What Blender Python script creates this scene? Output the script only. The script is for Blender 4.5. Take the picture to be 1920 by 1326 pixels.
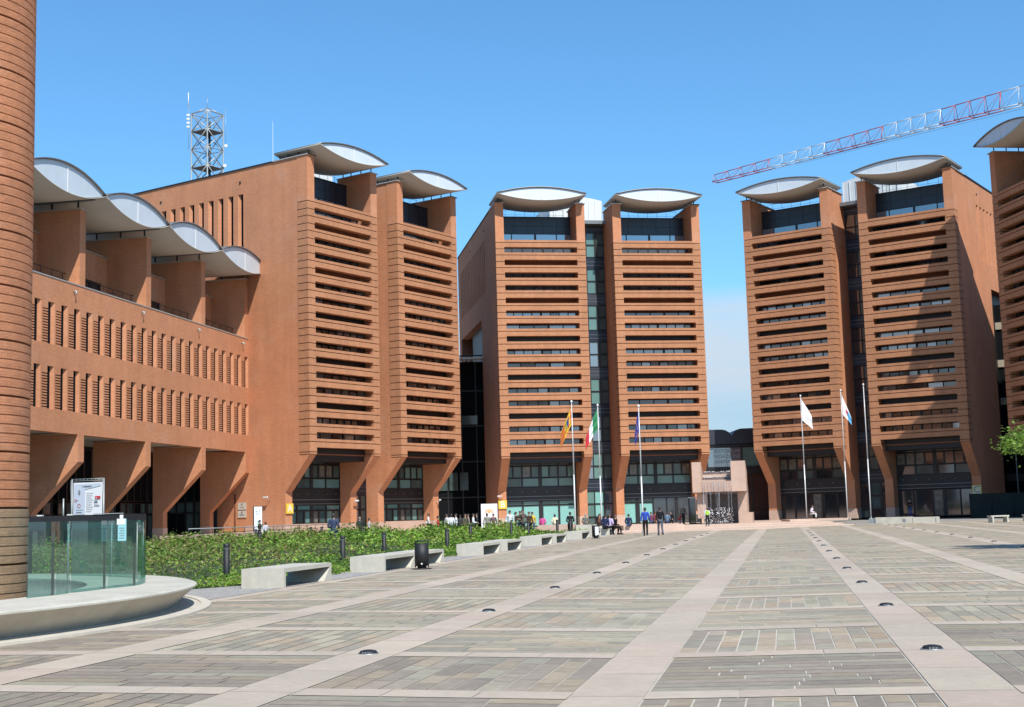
import bpy, bmesh, math, random
from math import sin, cos, pi, radians
from mathutils import Vector, Matrix
import numpy as np
for o in list(bpy.data.objects): bpy.data.objects.remove(o)
random.seed(7)
SC = bpy.context.scene
COL = SC.collection

# ------------------------------------------------------------------ camera
PITCH, ROLL, FPX, EYE = 0.12007, -0.02827, 2520.6, 1.61
cam = bpy.data.objects.new('camera', bpy.data.cameras.new('camera')); COL.objects.link(cam)
cam.data.sensor_width = 36; cam.data.lens = FPX / 1920 * 36
cam.data.clip_start = 0.1; cam.data.clip_end = 6000
_f = Vector((0, cos(PITCH), sin(PITCH))); _u0 = Vector((0, -sin(PITCH), cos(PITCH))); _r0 = Vector((1, 0, 0))
_r = _r0 * cos(ROLL) + _u0 * sin(ROLL); _u = -_r0 * sin(ROLL) + _u0 * cos(ROLL)
m = Matrix((_r, _u, -_f)).transposed().to_4x4(); m.translation = (0, 0, EYE); cam.matrix_world = m
SC.camera = cam
# ------------------------------------------------------------------ sky and sun
SUN_AZ, SUN_EL = radians(158), radians(50)
W = bpy.data.worlds.new('World'); SC.world = W; W.use_nodes = True
nt = W.node_tree; nt.nodes.clear()
def N(t, **k):
    n = nt.nodes.new(t)
    for a, b in k.items(): setattr(n, a, b)
    return n
sky = N('ShaderNodeTexSky', sky_type='NISHITA', sun_disc=False, sun_elevation=SUN_EL, sun_rotation=SUN_AZ, altitude=0, air_density=1.15, dust_density=0.5, ozone_density=2.2)
geo = N('ShaderNodeTexCoord'); sep = N('ShaderNodeSeparateXYZ'); nt.links.new(geo.outputs['Generated'], sep.inputs[0])
mp = N('ShaderNodeMapping'); mp.inputs['Scale'].default_value = (4, 4, 22); mp.inputs['Location'].default_value = (3.1, 1.2, 0.35); nt.links.new(geo.outputs['Generated'], mp.inputs[0])
noi = N('ShaderNodeTexNoise'); noi.inputs['Scale'].default_value = 1.0; noi.inputs['Detail'].default_value = 8; noi.inputs['Roughness'].default_value = 0.55; nt.links.new(mp.outputs[0], noi.inputs['Vector'])
cr = N('ShaderNodeValToRGB'); cr.color_ramp.elements[0].position = 0.28; cr.color_ramp.elements[1].position = 0.62; nt.links.new(noi.outputs['Fac'], cr.inputs[0])
el = N('ShaderNodeMapRange', interpolation_type='SMOOTHSTEP'); el.inputs['From Min'].default_value = 0.148; el.inputs['From Max'].default_value = 0.166; el.inputs['To Min'].default_value = 1; el.inputs['To Max'].default_value = 0; nt.links.new(sep.outputs['Z'], el.inputs[0])
mu = N('ShaderNodeMath', operation='MULTIPLY'); nt.links.new(cr.outputs[0], mu.inputs[0]); nt.links.new(el.outputs[0], mu.inputs[1])
mu2 = N('ShaderNodeMath', operation='MULTIPLY'); nt.links.new(mu.outputs[0], mu2.inputs[0]); mu2.inputs[1].default_value = 0.85
tint = N('ShaderNodeMix', data_type='RGBA', blend_type='MULTIPLY'); tint.inputs[0].default_value = 1; tint.inputs[7].default_value = (1.05, 1.80, 2.28, 1)
nt.links.new(sky.outputs[0], tint.inputs[6])
hz = N('ShaderNodeMapRange', interpolation_type='SMOOTHSTEP'); hz.inputs['From Min'].default_value = 0.07; hz.inputs['From Max'].default_value = 0.18; hz.inputs['To Min'].default_value = .85; hz.inputs['To Max'].default_value = 0; nt.links.new(sep.outputs['Z'], hz.inputs[0])
mh = N('ShaderNodeMix', data_type='RGBA'); nt.links.new(hz.outputs[0], mh.inputs[0]); nt.links.new(tint.outputs[2], mh.inputs[6]); mh.inputs[7].default_value = (4.9, 7.5, 9.9, 1)
mix = N('ShaderNodeMix', data_type='RGBA'); nt.links.new(mu2.outputs[0], mix.inputs[0]); nt.links.new(mh.outputs[2], mix.inputs[6]); mix.inputs[7].default_value = (8.0, 9.0, 10.2, 1)
bg = N('ShaderNodeBackground'); bg.inputs[1].default_value = 0.062; nt.links.new(mix.outputs[2], bg.inputs[0])
wo = N('ShaderNodeOutputWorld'); nt.links.new(bg.outputs[0], wo.inputs[0])
sun = bpy.data.objects.new('sun', bpy.data.lights.new('sun', 'SUN')); COL.objects.link(sun)
sun.data.energy = 5.0; sun.data.angle = radians(0.53); sun.data.color = (1.0, 0.955, 0.89)
_d = Vector((sin(SUN_AZ) * cos(SUN_EL), cos(SUN_AZ) * cos(SUN_EL), sin(SUN_EL)))
sun.rotation_euler = _d.to_track_quat('Z', 'Y').to_euler()
SC.view_settings.view_transform = 'Standard'; SC.view_settings.look = 'None'; SC.view_settings.exposure = 0.40; SC.view_settings.gamma = 1.0
SC.view_settings.use_curve_mapping = False
SC.cycles.max_bounces = 8; SC.cycles.transparent_max_bounces = 16

# ------------------------------------------------------------------ materials
MT = {}
AL = 0.78          # overall reflectance level of the painted and stone surfaces
def mat(name, col, rough=0.7, metal=0.0, spec=0.5, noise=None, bump=None, coursing=None, ior=None, attr=None, trans=0.0, stain=None, stripes=None, emit=None, alpha=None, streak=None):
    m = bpy.data.materials.new(name); m.use_nodes = True; t = m.node_tree; n = t.nodes; L = t.links
    b = n['Principled BSDF']
    if not attr: col = tuple(c * AL for c in col)
    if stain: stain = (stain[0], tuple(c * AL for c in stain[1]), *stain[2:])
    b.inputs['Roughness'].default_value = rough; b.inputs['Metallic'].default_value = metal; b.inputs['Specular IOR Level'].default_value = spec
    if ior: b.inputs['IOR'].default_value = ior
    if trans: b.inputs['Transmission Weight'].default_value = trans
    if alpha is not None: b.inputs['Alpha'].default_value = alpha
    tc = n.new('ShaderNodeTexCoord')
    if attr:
        a = n.new('ShaderNodeVertexColor'); a.layer_name = attr; src = a.outputs[0]
    else:
        r = n.new('ShaderNodeRGB'); r.outputs[0].default_value = (*col, 1); src = r.outputs[0]
    def mult(src, fac_out, lo, hi):
        mr = n.new('ShaderNodeMapRange'); mr.inputs['From Min'].default_value = 0.3; mr.inputs['From Max'].default_value = 0.7
        mr.inputs['To Min'].default_value = lo; mr.inputs['To Max'].default_value = hi; L.new(fac_out, mr.inputs[0])
        mx = n.new('ShaderNodeMix'); mx.data_type = 'RGBA'; mx.blend_type = 'MULTIPLY'; mx.inputs[0].default_value = 1
        L.new(src, mx.inputs[6]); L.new(mr.outputs[0], mx.inputs[7]); return mx.outputs[2]
    if noise:
        for sc_, amp in noise:
            q = n.new('ShaderNodeTexNoise'); q.inputs['Scale'].default_value = sc_; q.inputs['Detail'].default_value = 5; L.new(tc.outputs['Object'], q.inputs['Vector'])
            src = mult(src, q.outputs['Fac'], 1 - amp, 1 + amp)
    if streak:
        mpn = n.new('ShaderNodeMapping'); mpn.inputs['Scale'].default_value = (1.6, 1.6, .14); L.new(tc.outputs['Object'], mpn.inputs[0])
        q = n.new('ShaderNodeTexNoise'); q.inputs['Scale'].default_value = 1.0; q.inputs['Detail'].default_value = 5; L.new(mpn.outputs[0], q.inputs['Vector'])
        src = mult(src, q.outputs['Fac'], 1 - streak, 1 + streak)
    if stain:   # (scale, colour, threshold)
        q = n.new('ShaderNodeTexNoise'); q.inputs['Scale'].default_value = stain[0]; q.inputs['Detail'].default_value = 6; q.inputs['Roughness'].default_value = 0.6; L.new(tc.outputs['Object'], q.inputs['Vector'])
        mr = n.new('ShaderNodeMapRange'); mr.inputs['From Min'].default_value = stain[2]; mr.inputs['From Max'].default_value = stain[2] + 0.2; mr.inputs['To Max'].default_value = stain[3] if len(stain) > 3 else 0.5; L.new(q.outputs['Fac'], mr.inputs[0])
        mx = n.new('ShaderNodeMix'); mx.data_type = 'RGBA'; L.new(mr.outputs[0], mx.inputs[0]); L.new(src, mx.inputs[6]); mx.inputs[7].default_value = (*stain[1], 1); src = mx.outputs[2]
    h = None
    if coursing:   # brick courses: (course height, brick length, mortar colour factor)
        ch, bl, mf = coursing
        s = n.new('ShaderNodeSeparateXYZ'); L.new(tc.outputs['Object'], s.inputs[0])
        ad = n.new('ShaderNodeMath'); ad.operation = 'ADD'; L.new(s.outputs[0], ad.inputs[0]); L.new(s.outputs[1], ad.inputs[1])
        c = n.new('ShaderNodeCombineXYZ'); L.new(ad.outputs[0], c.inputs[0]); L.new(s.outputs[2], c.inputs[1])
        br = n.new('ShaderNodeTexBrick'); br.inputs['Scale'].default_value = 1; br.inputs['Brick Width'].default_value = bl; br.inputs['Row Height'].default_value = ch
        br.inputs['Mortar Size'].default_value = ch * 0.1; br.inputs['Mortar Smooth'].default_value = 0.2
        br.inputs['Color1'].default_value = (1.07, 1.05, 1.04, 1); br.inputs['Color2'].default_value = (0.92, 0.92, 0.93, 1); br.inputs['Mortar'].default_value = (mf, mf, mf * .97, 1)
        L.new(c.outputs[0], br.inputs['Vector'])
        mx = n.new('ShaderNodeMix'); mx.data_type = 'RGBA'; mx.blend_type = 'MULTIPLY'; mx.inputs[0].default_value = 1
        L.new(src, mx.inputs[6]); L.new(br.outputs[0], mx.inputs[7]); src = mx.outputs[2]; h = br.outputs['Fac']
    if stripes:  # fine vertical ribs
        wv = n.new('ShaderNodeTexWave'); wv.inputs['Scale'].default_value = stripes; wv.bands_direction = 'X'; L.new(tc.outputs['Object'], wv.inputs['Vector'])
        src = mult(src, wv.outputs['Fac'], 0.93, 1.03)
    L.new(src, b.inputs['Base Color'])
    if bump:
        q = n.new('ShaderNodeTexNoise'); q.inputs['Scale'].default_value = bump[0]; q.inputs['Detail'].default_value = 4; L.new(tc.outputs['Object'], q.inputs['Vector'])
        bp = n.new('ShaderNodeBump'); bp.inputs['Strength'].default_value = bump[1]; bp.inputs['Distance'].default_value = bump[2] if len(bump) > 2 else 0.02
        L.new(q.outputs['Fac'], bp.inputs['Height']); L.new(bp.outputs[0], b.inputs['Normal'])
    if emit:
        b.inputs['Emission Color'].default_value = (*emit[0], 1); b.inputs['Emission Strength'].default_value = emit[1]
    MT[name] = m; return m
BR = (0.475, 0.215, 0.118)
mat('brick', (0.59, 0.262, 0.135), 0.85, spec=.25, streak=.06, noise=[(0.12, .07), (0.8, .05), (9, .06)], coursing=(0.075, 0.26, 0.86), stain=(0.35, (0.66, 0.45, 0.34), 0.54, 0.25), bump=(30, .25))
mat('brick_band', (0.49, 0.232, 0.12), 0.8, spec=.25, streak=.09, noise=[(0.5, .06), (3.0, .06)], coursing=(0.0715, 0.26, 0.88), bump=(25, .2))
mat('brick_joint', (0.16, 0.06, 0.035), 0.9, spec=.1)
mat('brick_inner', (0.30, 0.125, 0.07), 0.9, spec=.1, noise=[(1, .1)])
mat('column_brick', (0.50, 0.215, 0.11), 0.85, coursing=(0.055, 0.25, 0.78), spec=.25, noise=[(0.6, .09), (5, .1), (25, .08)], stain=(1.4, (0.58, 0.38, 0.27), 0.56, 0.35), bump=(40, .5, .03))
mat('column_brick_low', (0.38, 0.25, 0.15), 0.85, coursing=(0.055, 0.25, 0.78), spec=.25, noise=[(0.8, .1), (6, .12), (25, .08)], stain=(1.6, (0.3, 0.25, 0.17), 0.5, 0.5), bump=(40, .5, .03))
mat('pink_stone', (0.56, 0.39, 0.30), 0.7, noise=[(0.8, .08), (6, .06)], stain=(0.7, (0.62, 0.55, 0.48), 0.55, 0.4), bump=(30, .1))
mat('step_stone', (0.62, 0.46, 0.36), 0.7, noise=[(0.6, .1), (5, .07)], bump=(30, .1))
mat('concrete', (0.55, 0.52, 0.435), 0.75, streak=.06, noise=[(0.9, .08), (7, .06), (45, .07)], stain=(1.3, (0.36, 0.33, 0.25), 0.52, 0.5), bump=(40, .12))
mat('concrete_tan', (0.50, 0.44, 0.34), 0.75, noise=[(0.5, .1), (6, .05)], stain=(0.8, (0.34, 0.28, 0.2), 0.52, 0.5), bump=(30, .1))
mat('stripe_stone', (1, 1, 1), 0.75, attr='Col', noise=[(0.2, .08), (1.5, .05), (8, .06), (60, .06)], stain=(0.5, (0.50, 0.42, 0.36), 0.57, 0.3), bump=(60, .1, .005))
mat('paver', (1, 1, 1), 0.62, attr='Col', noise=[(0.13, .12), (1.2, .06), (7, .12), (50, .08)], stain=(0.22, (0.50, 0.46, 0.40), 0.56, 0.25), bump=(22, .35, .01))
mat('grout', (0.56, 0.52, 0.44), 0.9, noise=[(4, .15)])
mat('ground', (0.30, 0.28, 0.25), 0.9, noise=[(0.05, .15), (2, .1)])
mat('gravel', (0.36, 0.34, 0.31), 0.9, noise=[(9, .25), (50, .2)], bump=(60, .8))
mat('soil', (0.035, 0.05, 0.018), 0.95, noise=[(3, .3)])
mat('slate', (0.035, 0.042, 0.058), 0.45, noise=[(0.8, .15)])
mat('metal_grey', (0.22, 0.24, 0.25), 0.45, metal=0.4, noise=[(2, .08)])
mat('metal_light', (0.58, 0.60, 0.60), 0.4, metal=0.3, noise=[(2, .05)])
mat('soffit_beige', (0.50, 0.455, 0.385), 0.7, noise=[(0.6, .05)])
mat('lens_white', (0.66, 0.74, 0.80), 0.45, noise=[(1.2, .04)], stripes=2.2)
mat('screen_white', (0.72, 0.74, 0.72), 0.5, noise=[(0.7, .06)], stripes=1.6)
mat('cap_metal', (0.55, 0.53, 0.49), 0.4, metal=0.4)
mat('frame_black', (0.012, 0.012, 0.013), 0.45)
mat('panel_blue', (0.018, 0.026, 0.042), 0.3, noise=[(1.5, .2)])
mat('panel_dark', (0.010, 0.010, 0.011), 0.5)
mat('void_glass', (0.010, 0.012, 0.014), 0.8, spec=0.05)
mat('glass_dark', (0.022, 0.026, 0.032), 0.06, spec=0.9, ior=1.8, noise=[(0.5, .25)])
mat('glass_sky_painted', (0.13, 0.175, 0.22), 0.05, spec=1.0, ior=2.2, noise=[(0.5, .12)])  # sky reflection painted into the base colour as a lighter blue
mat('glass_blue', (0.09, 0.135, 0.175), 0.05, spec=1.0, ior=2.2, noise=[(0.5, .15)])  # base colour raised so the panes carry some painted sky reflection
mat('blind_teal', (0.13, 0.25, 0.225), 0.12, spec=.8, noise=[(0.7, .12)])
mat('blind_dim', (0.065, 0.105, 0.10), 0.12, spec=.8, noise=[(0.9, .3)])
mat('blind_bright', (0.24, 0.52, 0.47), 0.15, spec=.8, noise=[(0.5, .06)])
mat('curtain', (0.16, 0.15, 0.125), 0.2, spec=.8, noise=[(3, .35)], stripes=1.2)
mat('black_metal', (0.010, 0.010, 0.011), 0.6, noise=[(6, .2)])
mat('galvanised', (0.42, 0.45, 0.44), 0.45, metal=0.5)
mat('mast_dark', (0.05, 0.055, 0.06), 0.6)
mat('white_paint', (0.78, 0.78, 0.76), 0.4)
mat('crane_red', (0.50, 0.10, 0.12), 0.45)
mat('crane_white', (0.72, 0.74, 0.74), 0.45)
mat('pole_white', (0.72, 0.73, 0.72), 0.3, metal=0.1)
mat('skin', (0.50, 0.30, 0.21), 0.6, noise=[(8, .05)])
mat('hair_dark', (0.02, 0.014, 0.01), 0.6, noise=[(40, .3)])
mat('hair_grey', (0.32, 0.31, 0.3), 0.6)
mat('hair_brown', (0.09, 0.05, 0.03), 0.6, noise=[(40, .3)])
mat('leather_black', (0.015, 0.014, 0.014), 0.35)
mat('water', (0.75, 0.80, 0.85), 0.12, spec=.9, alpha=0.35, noise=[(9, .2)])
mat('foam', (0.85, 0.87, 0.88), 0.4, noise=[(20, .15)])
mat('wet_stone', (0.20, 0.15, 0.14), 0.2, noise=[(5, .25)], bump=(12, .5))
mat('sign_yellow', (0.80, 0.52, 0.05), 0.4)
mat('sign_face', (0.95, 0.62, 0.10), 0.4)
mat('sign_ivory', (0.82, 0.76, 0.48), 0.4)
mat('ink', (0.03, 0.03, 0.035), 0.6)
mat('ink_grey', (0.22, 0.23, 0.25), 0.6)
mat('ink_red', (0.55, 0.03, 0.04), 0.5)
mat('ink_orange', (0.85, 0.40, 0.04), 0.5)
mat('plaque_stone', (0.62, 0.56, 0.46), 0.6, noise=[(5, .06)])
mat('poster_grey', (0.55, 0.60, 0.68), 0.45)
mat('poster_white', (0.80, 0.80, 0.80), 0.45)
mat('paper_teal', (0.30, 0.62, 0.66), 0.6)
mat('bark', (0.10, 0.075, 0.055), 0.9, noise=[(6, .3)], bump=(20, .6))
mat('dark_screen', (0.012, 0.022, 0.02), 0.9, noise=[(1, .2)])
mat('letter_blue', (0.25, 0.38, 0.44), 0.4)
def leafmat(name):
    m = bpy.data.materials.new(name); m.use_nodes = True; n = m.node_tree.nodes; L = m.node_tree.links
    b = n['Principled BSDF']; b.inputs['Roughness'].default_value = .5; b.inputs['Specular IOR Level'].default_value = .35
    a = n.new('ShaderNodeVertexColor'); a.layer_name = 'Col'; L.new(a.outputs[0], b.inputs['Base Color'])
    tr = n.new('ShaderNodeBsdfTranslucent'); L.new(a.outputs[0], tr.inputs[0]); mx = n.new('ShaderNodeMixShader'); mx.inputs[0].default_value = .35
    L.new(b.outputs[0], mx.inputs[1]); L.new(tr.outputs[0], mx.inputs[2]); L.new(mx.outputs[0], n['Material Output'].inputs[0]); MT[name] = m
leafmat('leaf')
# clear tinted glass for the fence round the stairwell: thin sheet, so mix of transparent and glossy
m = bpy.data.materials.new('fence_glass'); m.use_nodes = True; n = m.node_tree.nodes; L = m.node_tree.links; n.remove(n['Principled BSDF'])
tp = n.new('ShaderNodeBsdfTransparent'); tp.inputs[0].default_value = (0.36, 0.62, 0.55, 1); gl = n.new('ShaderNodeBsdfGlossy'); gl.inputs['Roughness'].default_value = .04; gl.inputs[0].default_value = (.8, .9, .9, 1)
lw = n.new('ShaderNodeLayerWeight'); lw.inputs[0].default_value = .25; pw = n.new('ShaderNodeMath'); pw.operation = 'MULTIPLY_ADD'; pw.inputs[1].default_value = .35; pw.inputs[2].default_value = .05; L.new(lw.outputs['Facing'], pw.inputs[0]); mx = n.new('ShaderNodeMixShader'); L.new(pw.outputs[0], mx.inputs[0]); L.new(tp.outputs[0], mx.inputs[1]); L.new(gl.outputs[0], mx.inputs[2])
df = n.new('ShaderNodeBsdfDiffuse'); df.inputs[0].default_value = (.25, .45, .42, 1); m2 = n.new('ShaderNodeMixShader'); m2.inputs[0].default_value = .06; L.new(mx.outputs[0], m2.inputs[1]); L.new(df.outputs[0], m2.inputs[2])
L.new(m2.outputs[0], n['Material Output'].inputs[0]); MT['fence_glass'] = m

# ------------------------------------------------------------------ mesh helpers
class MB:
    """collects shapes and links them as one mesh object"""
    def __init__(s): s.v = []; s.f = []; s.mi = []; s.mats = []; s.sm = []
    def mid(s, name):
        if name not in s.mats: s.mats.append(name)
        return s.mats.index(name)
    def add(s, vs, fs, mname, smooth=False):
        o = len(s.v); s.v += [tuple(p) for p in vs]; k = s.mid(mname)
        for f in fs: s.f.append(tuple(i + o for i in f)); s.mi.append(k); s.sm.append(smooth)
        return s
    def box(s, x0, x1, y0, y1, z0, z1, m):
        v = [(x, y, z) for z in (z0, z1) for y in (y0, y1) for x in (x0, x1)]
        return s.add(v, [(0, 2, 3, 1), (4, 5, 7, 6), (0, 1, 5, 4), (2, 6, 7, 3), (0, 4, 6, 2), (1, 3, 7, 5)], m)
    def prism(s, poly, axis, a, b, m, smooth=False):
        """poly in the two other axes (x:(y,z) y:(x,z) z:(x,y)), extruded a..b"""
        n = len(poly)
        def P(q, t): return (t, q[0], q[1]) if axis == 'x' else (q[0], t, q[1]) if axis == 'y' else (q[0], q[1], t)
        v = [P(q, a) for q in poly] + [P(q, b) for q in poly]
        s.add(v, [tuple(range(n))[::-1], tuple(range(n, 2 * n))], m)
        o = len(s.v) - 2 * n; k = s.mid(m)
        for i in range(n):
            j = (i + 1) % n; s.f.append((o + i, o + j, o + n + j, o + n + i)); s.mi.append(k); s.sm.append(smooth)
        return s
    def tube(s, p, q, r, m, n=6, r2=None, cap=True):
        p = Vector(p); q = Vector(q); d = (q - p)
        if d.length < 1e-6: return s
        d.normalize(); a = d.orthogonal().normalized(); b = d.cross(a); r2 = r if r2 is None else r2
        v = [p + (a * cos(2 * pi * i / n) + b * sin(2 * pi * i / n)) * r for i in range(n)] + [q + (a * cos(2 * pi * i / n) + b * sin(2 * pi * i / n)) * r2 for i in range(n)]
        f = [(i, (i + 1) % n, n + (i + 1) % n, n + i) for i in range(n)]
        s.add(v, f, m, True)
        if cap: o = len(s.v) - 2 * n; k = s.mid(m); s.f += [tuple(o + i for i in range(n))[::-1], tuple(o + n + i for i in range(n))]; s.mi += [k, k]; s.sm += [False, False]
        return s
    def lathe(s, prof, m, n=24, c=(0, 0), a0=0, a1=2 * pi, smooth=True, close=False):
        full = abs(a1 - a0 - 2 * pi) < 1e-6; k = n if full else n + 1
        v = [(c[0] + r * cos(a0 + (a1 - a0) * i / n), c[1] + r * sin(a0 + (a1 - a0) * i / n), z) for r, z in prof for i in range(k)]
        f = []
        for j in range(len(prof) - 1):
            for i in range(n):
                i2 = (i + 1) % k if full else i + 1
                f.append((j * k + i, j * k + i2, (j + 1) * k + i2, (j + 1) * k + i))
        return s.add(v, f, m, smooth)
    def build(s, name, parent=None):
        me = bpy.data.meshes.new(name); me.from_pydata(s.v, [], s.f)
        for x in s.mats: me.materials.append(MT[x])
        me.polygons.foreach_set('material_index', s.mi); me.polygons.foreach_set('use_smooth', s.sm)
        bm = bmesh.new(); bm.from_mesh(me); bmesh.ops.recalc_face_normals(bm, faces=bm.faces); bm.to_mesh(me); bm.free()
        return link(name, me, parent)
def link(name, me, parent=None):
    o = bpy.data.objects.new(name, me); COL.objects.link(o)
    if parent: o.parent = parent
    return o
def tag(o, label, cat, group=None, kind=None):
    if label: o['label'] = label
    if cat: o['category'] = cat
    if group: o['group'] = group
    if kind: o['kind'] = kind
    return o
def thing(name, label, cat, loc=(0, 0, 0), rz=0, group=None):
    o = bpy.data.objects.new(name, None); COL.objects.link(o); o.empty_display_size = .2
    o.location = loc; o.rotation_euler = (0, 0, rz); return tag(o, label, cat, group)
def copy_tree(o, parent=None):
    c = o.copy(); COL.objects.link(c); c.parent = parent
    for ch in [x for x in bpy.data.objects if x.parent == o]: copy_tree(ch, c)
    return c
KIDS = {}
def text_obj(txt, size, m, parent, loc, rot, name='lettering', ext=0.004, align='CENTER'):
    cu = bpy.data.curves.new(name, 'FONT'); cu.body = txt; cu.size = size; cu.align_x = align; cu.align_y = 'CENTER'; cu.extrude = ext
    o = bpy.data.objects.new(name, cu); COL.objects.link(o)
    dg = bpy.context.evaluated_depsgraph_get(); me = bpy.data.meshes.new_from_object(o.evaluated_get(dg)); bpy.data.objects.remove(o)
    me.materials.clear(); me.materials.append(MT[m])
    o = link(name, me, parent); o.location = loc; o.rotation_euler = rot; return o
# plaza frame: u across, v away from the viewer, along the paving
S = 0.19424
def UV(u, v, z=0): return Vector((u * cos(S) + v * sin(S), -u * sin(S) + v * cos(S), z))
def uvof(x, y): return x * cos(S) - y * sin(S), x * sin(S) + y * cos(S)
def G(u, v):
    z = float(np.interp(u, [-30, -11.5, -8.1, -5, -1.65, 1.55, 60], [.05, .05, .04, 0, -.055, 0, 0]))
    return z + 0.05 * (lambda t: t * t * (3 - 2 * t))(min(max((v - 38) / 30, 0), 1))
def GX(x, y): return G(*uvof(x, y))
ORD = ['first', 'second', 'third', 'fourth', 'fifth', 'sixth', 'seventh', 'eighth', 'ninth', 'tenth', 'eleventh', 'twelfth', 'thirteenth', 'fourteenth', 'fifteenth', 'sixteenth']

# ------------------------------------------------------------------ ground
b = MB(); b.add([(-3000, -600, -.14), (3000, -600, -.14), (3000, 5000, -.14), (-3000, 5000, -.14)], [(0, 1, 2, 3)], 'ground'); tag(b.build('ground'), 'flat grey ground around the buildings', None, kind='structure')
def sheet(quads, name, mname, label, dz, cols=None):
    """quads: list of (u0,u1,v0,v1) or 4-point lists in plaza frame, laid dz above the folded plaza"""
    v = []; f = []; c = []
    for k, q in enumerate(quads):
        p = [(q[0], q[2]), (q[1], q[2]), (q[1], q[3]), (q[0], q[3])] if not isinstance(q[0], tuple) else q
        o = len(v)
        for a, b_ in p: w = UV(a, b_, G(a, b_) + dz); v.append(tuple(w))
        f.append(tuple(range(o, o + len(p)))); c += [cols[k] if cols else (1, 1, 1)] * len(p)
    me = bpy.data.meshes.new(name); me.from_pydata(v, [], f); me.materials.append(MT[mname])
    ca = me.color_attributes.new('Col', 'BYTE_COLOR', 'CORNER')
    arr = np.ones((len(c), 4), 'f'); arr[:, :3] = np.array(c); ca.data.foreach_set('color', np.clip(arr, 0, 1).ravel())
    return tag(link(name, me), label, None, kind='structure')
# grout bed under all paving
UB = [-42, -30, -21, -11.5, -8.1, -5, -1.65, 1.55] + [1.55 + 6 * i for i in range(1, 11)]
VB = [-20, 0, 20, 38] + [38 + 5 * i for i in range(1, 20)]
q = [(UB[i], UB[i + 1], VB[j], VB[j + 1]) for i in range(len(UB) - 1) for j in range(len(VB) - 1)]
sheet(q, 'plaza_floor', 'grout', 'light mortar bed of the paved square', 0.0)
US = [-11.5, -8.25, -4.97, -1.65, 1.55] + [1.55 + 3.3 * i for i in range(1, 15)]
VS = [15.86 + 3.4 * i for i in range(-5, 32)]
rnd = random.Random(3)
q = []; c = []
def sc(lo=.93, hi=1.05, pink=.25):
    k = rnd.uniform(lo, hi); p = rnd.random() < pink
    k *= .80; return (k * .48, k * (.385 if p else .402), k * (.30 if p else .31))
for u in US:     # long bands, in slabs
    w = .34; v = -1.2
    if u < -11: w = .22
    while v < 124:
        L_ = 1.7
        q.append((u - w, u + w, v + .006, v + L_ - .006)); c.append(sc()); v += L_
for j, v in enumerate(VS):
    for i in range(len(US) - 1):
        a, b_ = US[i] + .345, US[i + 1] - .345
        if US[i] < -11: a = US[i] + .225
        n_ = 3
        for k in range(n_):
            q.append((a + (b_ - a) * k / n_ + .004, a + (b_ - a) * (k + 1) / n_ - .004, v - .24, v + .24)); c.append(sc(.95, 1.06, .12))
sheet(q, 'paving_bands', 'stripe_stone', 'cream stone bands crossing the square', 0.009, c)
q = []; c = []
pal = [(.265, .27, .225), (.29, .29, .235), (.25, .25, .21), (.31, .27, .21), (.268, .238, .208), (.25, .222, .196), (.33, .29, .22), (.30, .305, .25), (.225, .23, .20), (.31, .25, .18)]
for j in range(len(VS) - 1):
    for i in range(len(US) - 1):
        a, b_ = US[i] + .35, US[i + 1] - .35
        if US[i] < -11: a = US[i] + .23
        v0, v1 = VS[j] + .25, VS[j + 1] - .25
        base = rnd.choice([0, 0, 1, 2, 3]); near = VS[j] < 13 or (VS[j] < 17 and rnd.random() < .4)
        pk = (3 if near else 1)
        par = (i + j) % 2
        P = pal[:4] + pal[6:9] if base < 3 and not near else pal
        if near: P = pal[3:7] + pal[4:6] + pal[:2]
        g = .0085 if v0 < 25 else .006
        def col():
            t = rnd.choice(P); g_ = .262 if not near else .25; t = tuple(x * .72 + .28 * g_ * m_ for x, m_ in zip(t, (1.02, 1.0, .90))); k = rnd.uniform(.86, 1.12) * (1.12 if near else 1.28); f3 = (.83, .745, .625) if near else (.875, .77, .645); return tuple(min(1, x * k * m_) for x, m_ in zip(t, f3))
        if par:       # running bond, courses across
            nr = 10; dv = (v1 - v0) / nr
            for r_ in range(nr):
                x = a
                while x < b_ - .05:
                    L_ = rnd.uniform(.45, 1.5); x2 = min(b_, x + L_)
                    if b_ - x2 < .25: x2 = b_
                    q.append((x + g, x2 - g, v0 + r_ * dv + g * .8, v0 + (r_ + 1) * dv - g * .8)); c.append(col()); x = x2
        else:         # columns away from the viewer
            nc = 11; du = (b_ - a) / nc
            for r_ in range(nc):
                y = v0
                while y < v1 - .05:
                    L_ = rnd.uniform(.35, 1.1); y2 = min(v1, y + L_)
                    if v1 - y2 < .2: y2 = v1
                    q.append((a + r_ * du + g, a + (r_ + 1) * du - g, y + g * .7, y2 - g * .7)); c.append(col()); y = y2
sheet(q, 'paving_stones', 'paver', 'grey green and mauve porphyry paving stones of the square', 0.006, c)
# gravel apron between ring seat and planting
sheet([(-21, -11.74, 20 + 1.2 * k, 21.2 + 1.2 * k) for k in range(10)] + [(-12.9, -11.74, 32 + 4 * k, 36 + 4 * k) for k in range(14)], 'gravel_path', 'gravel', 'grey gravel apron beside the kerb', 0.012)
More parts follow.
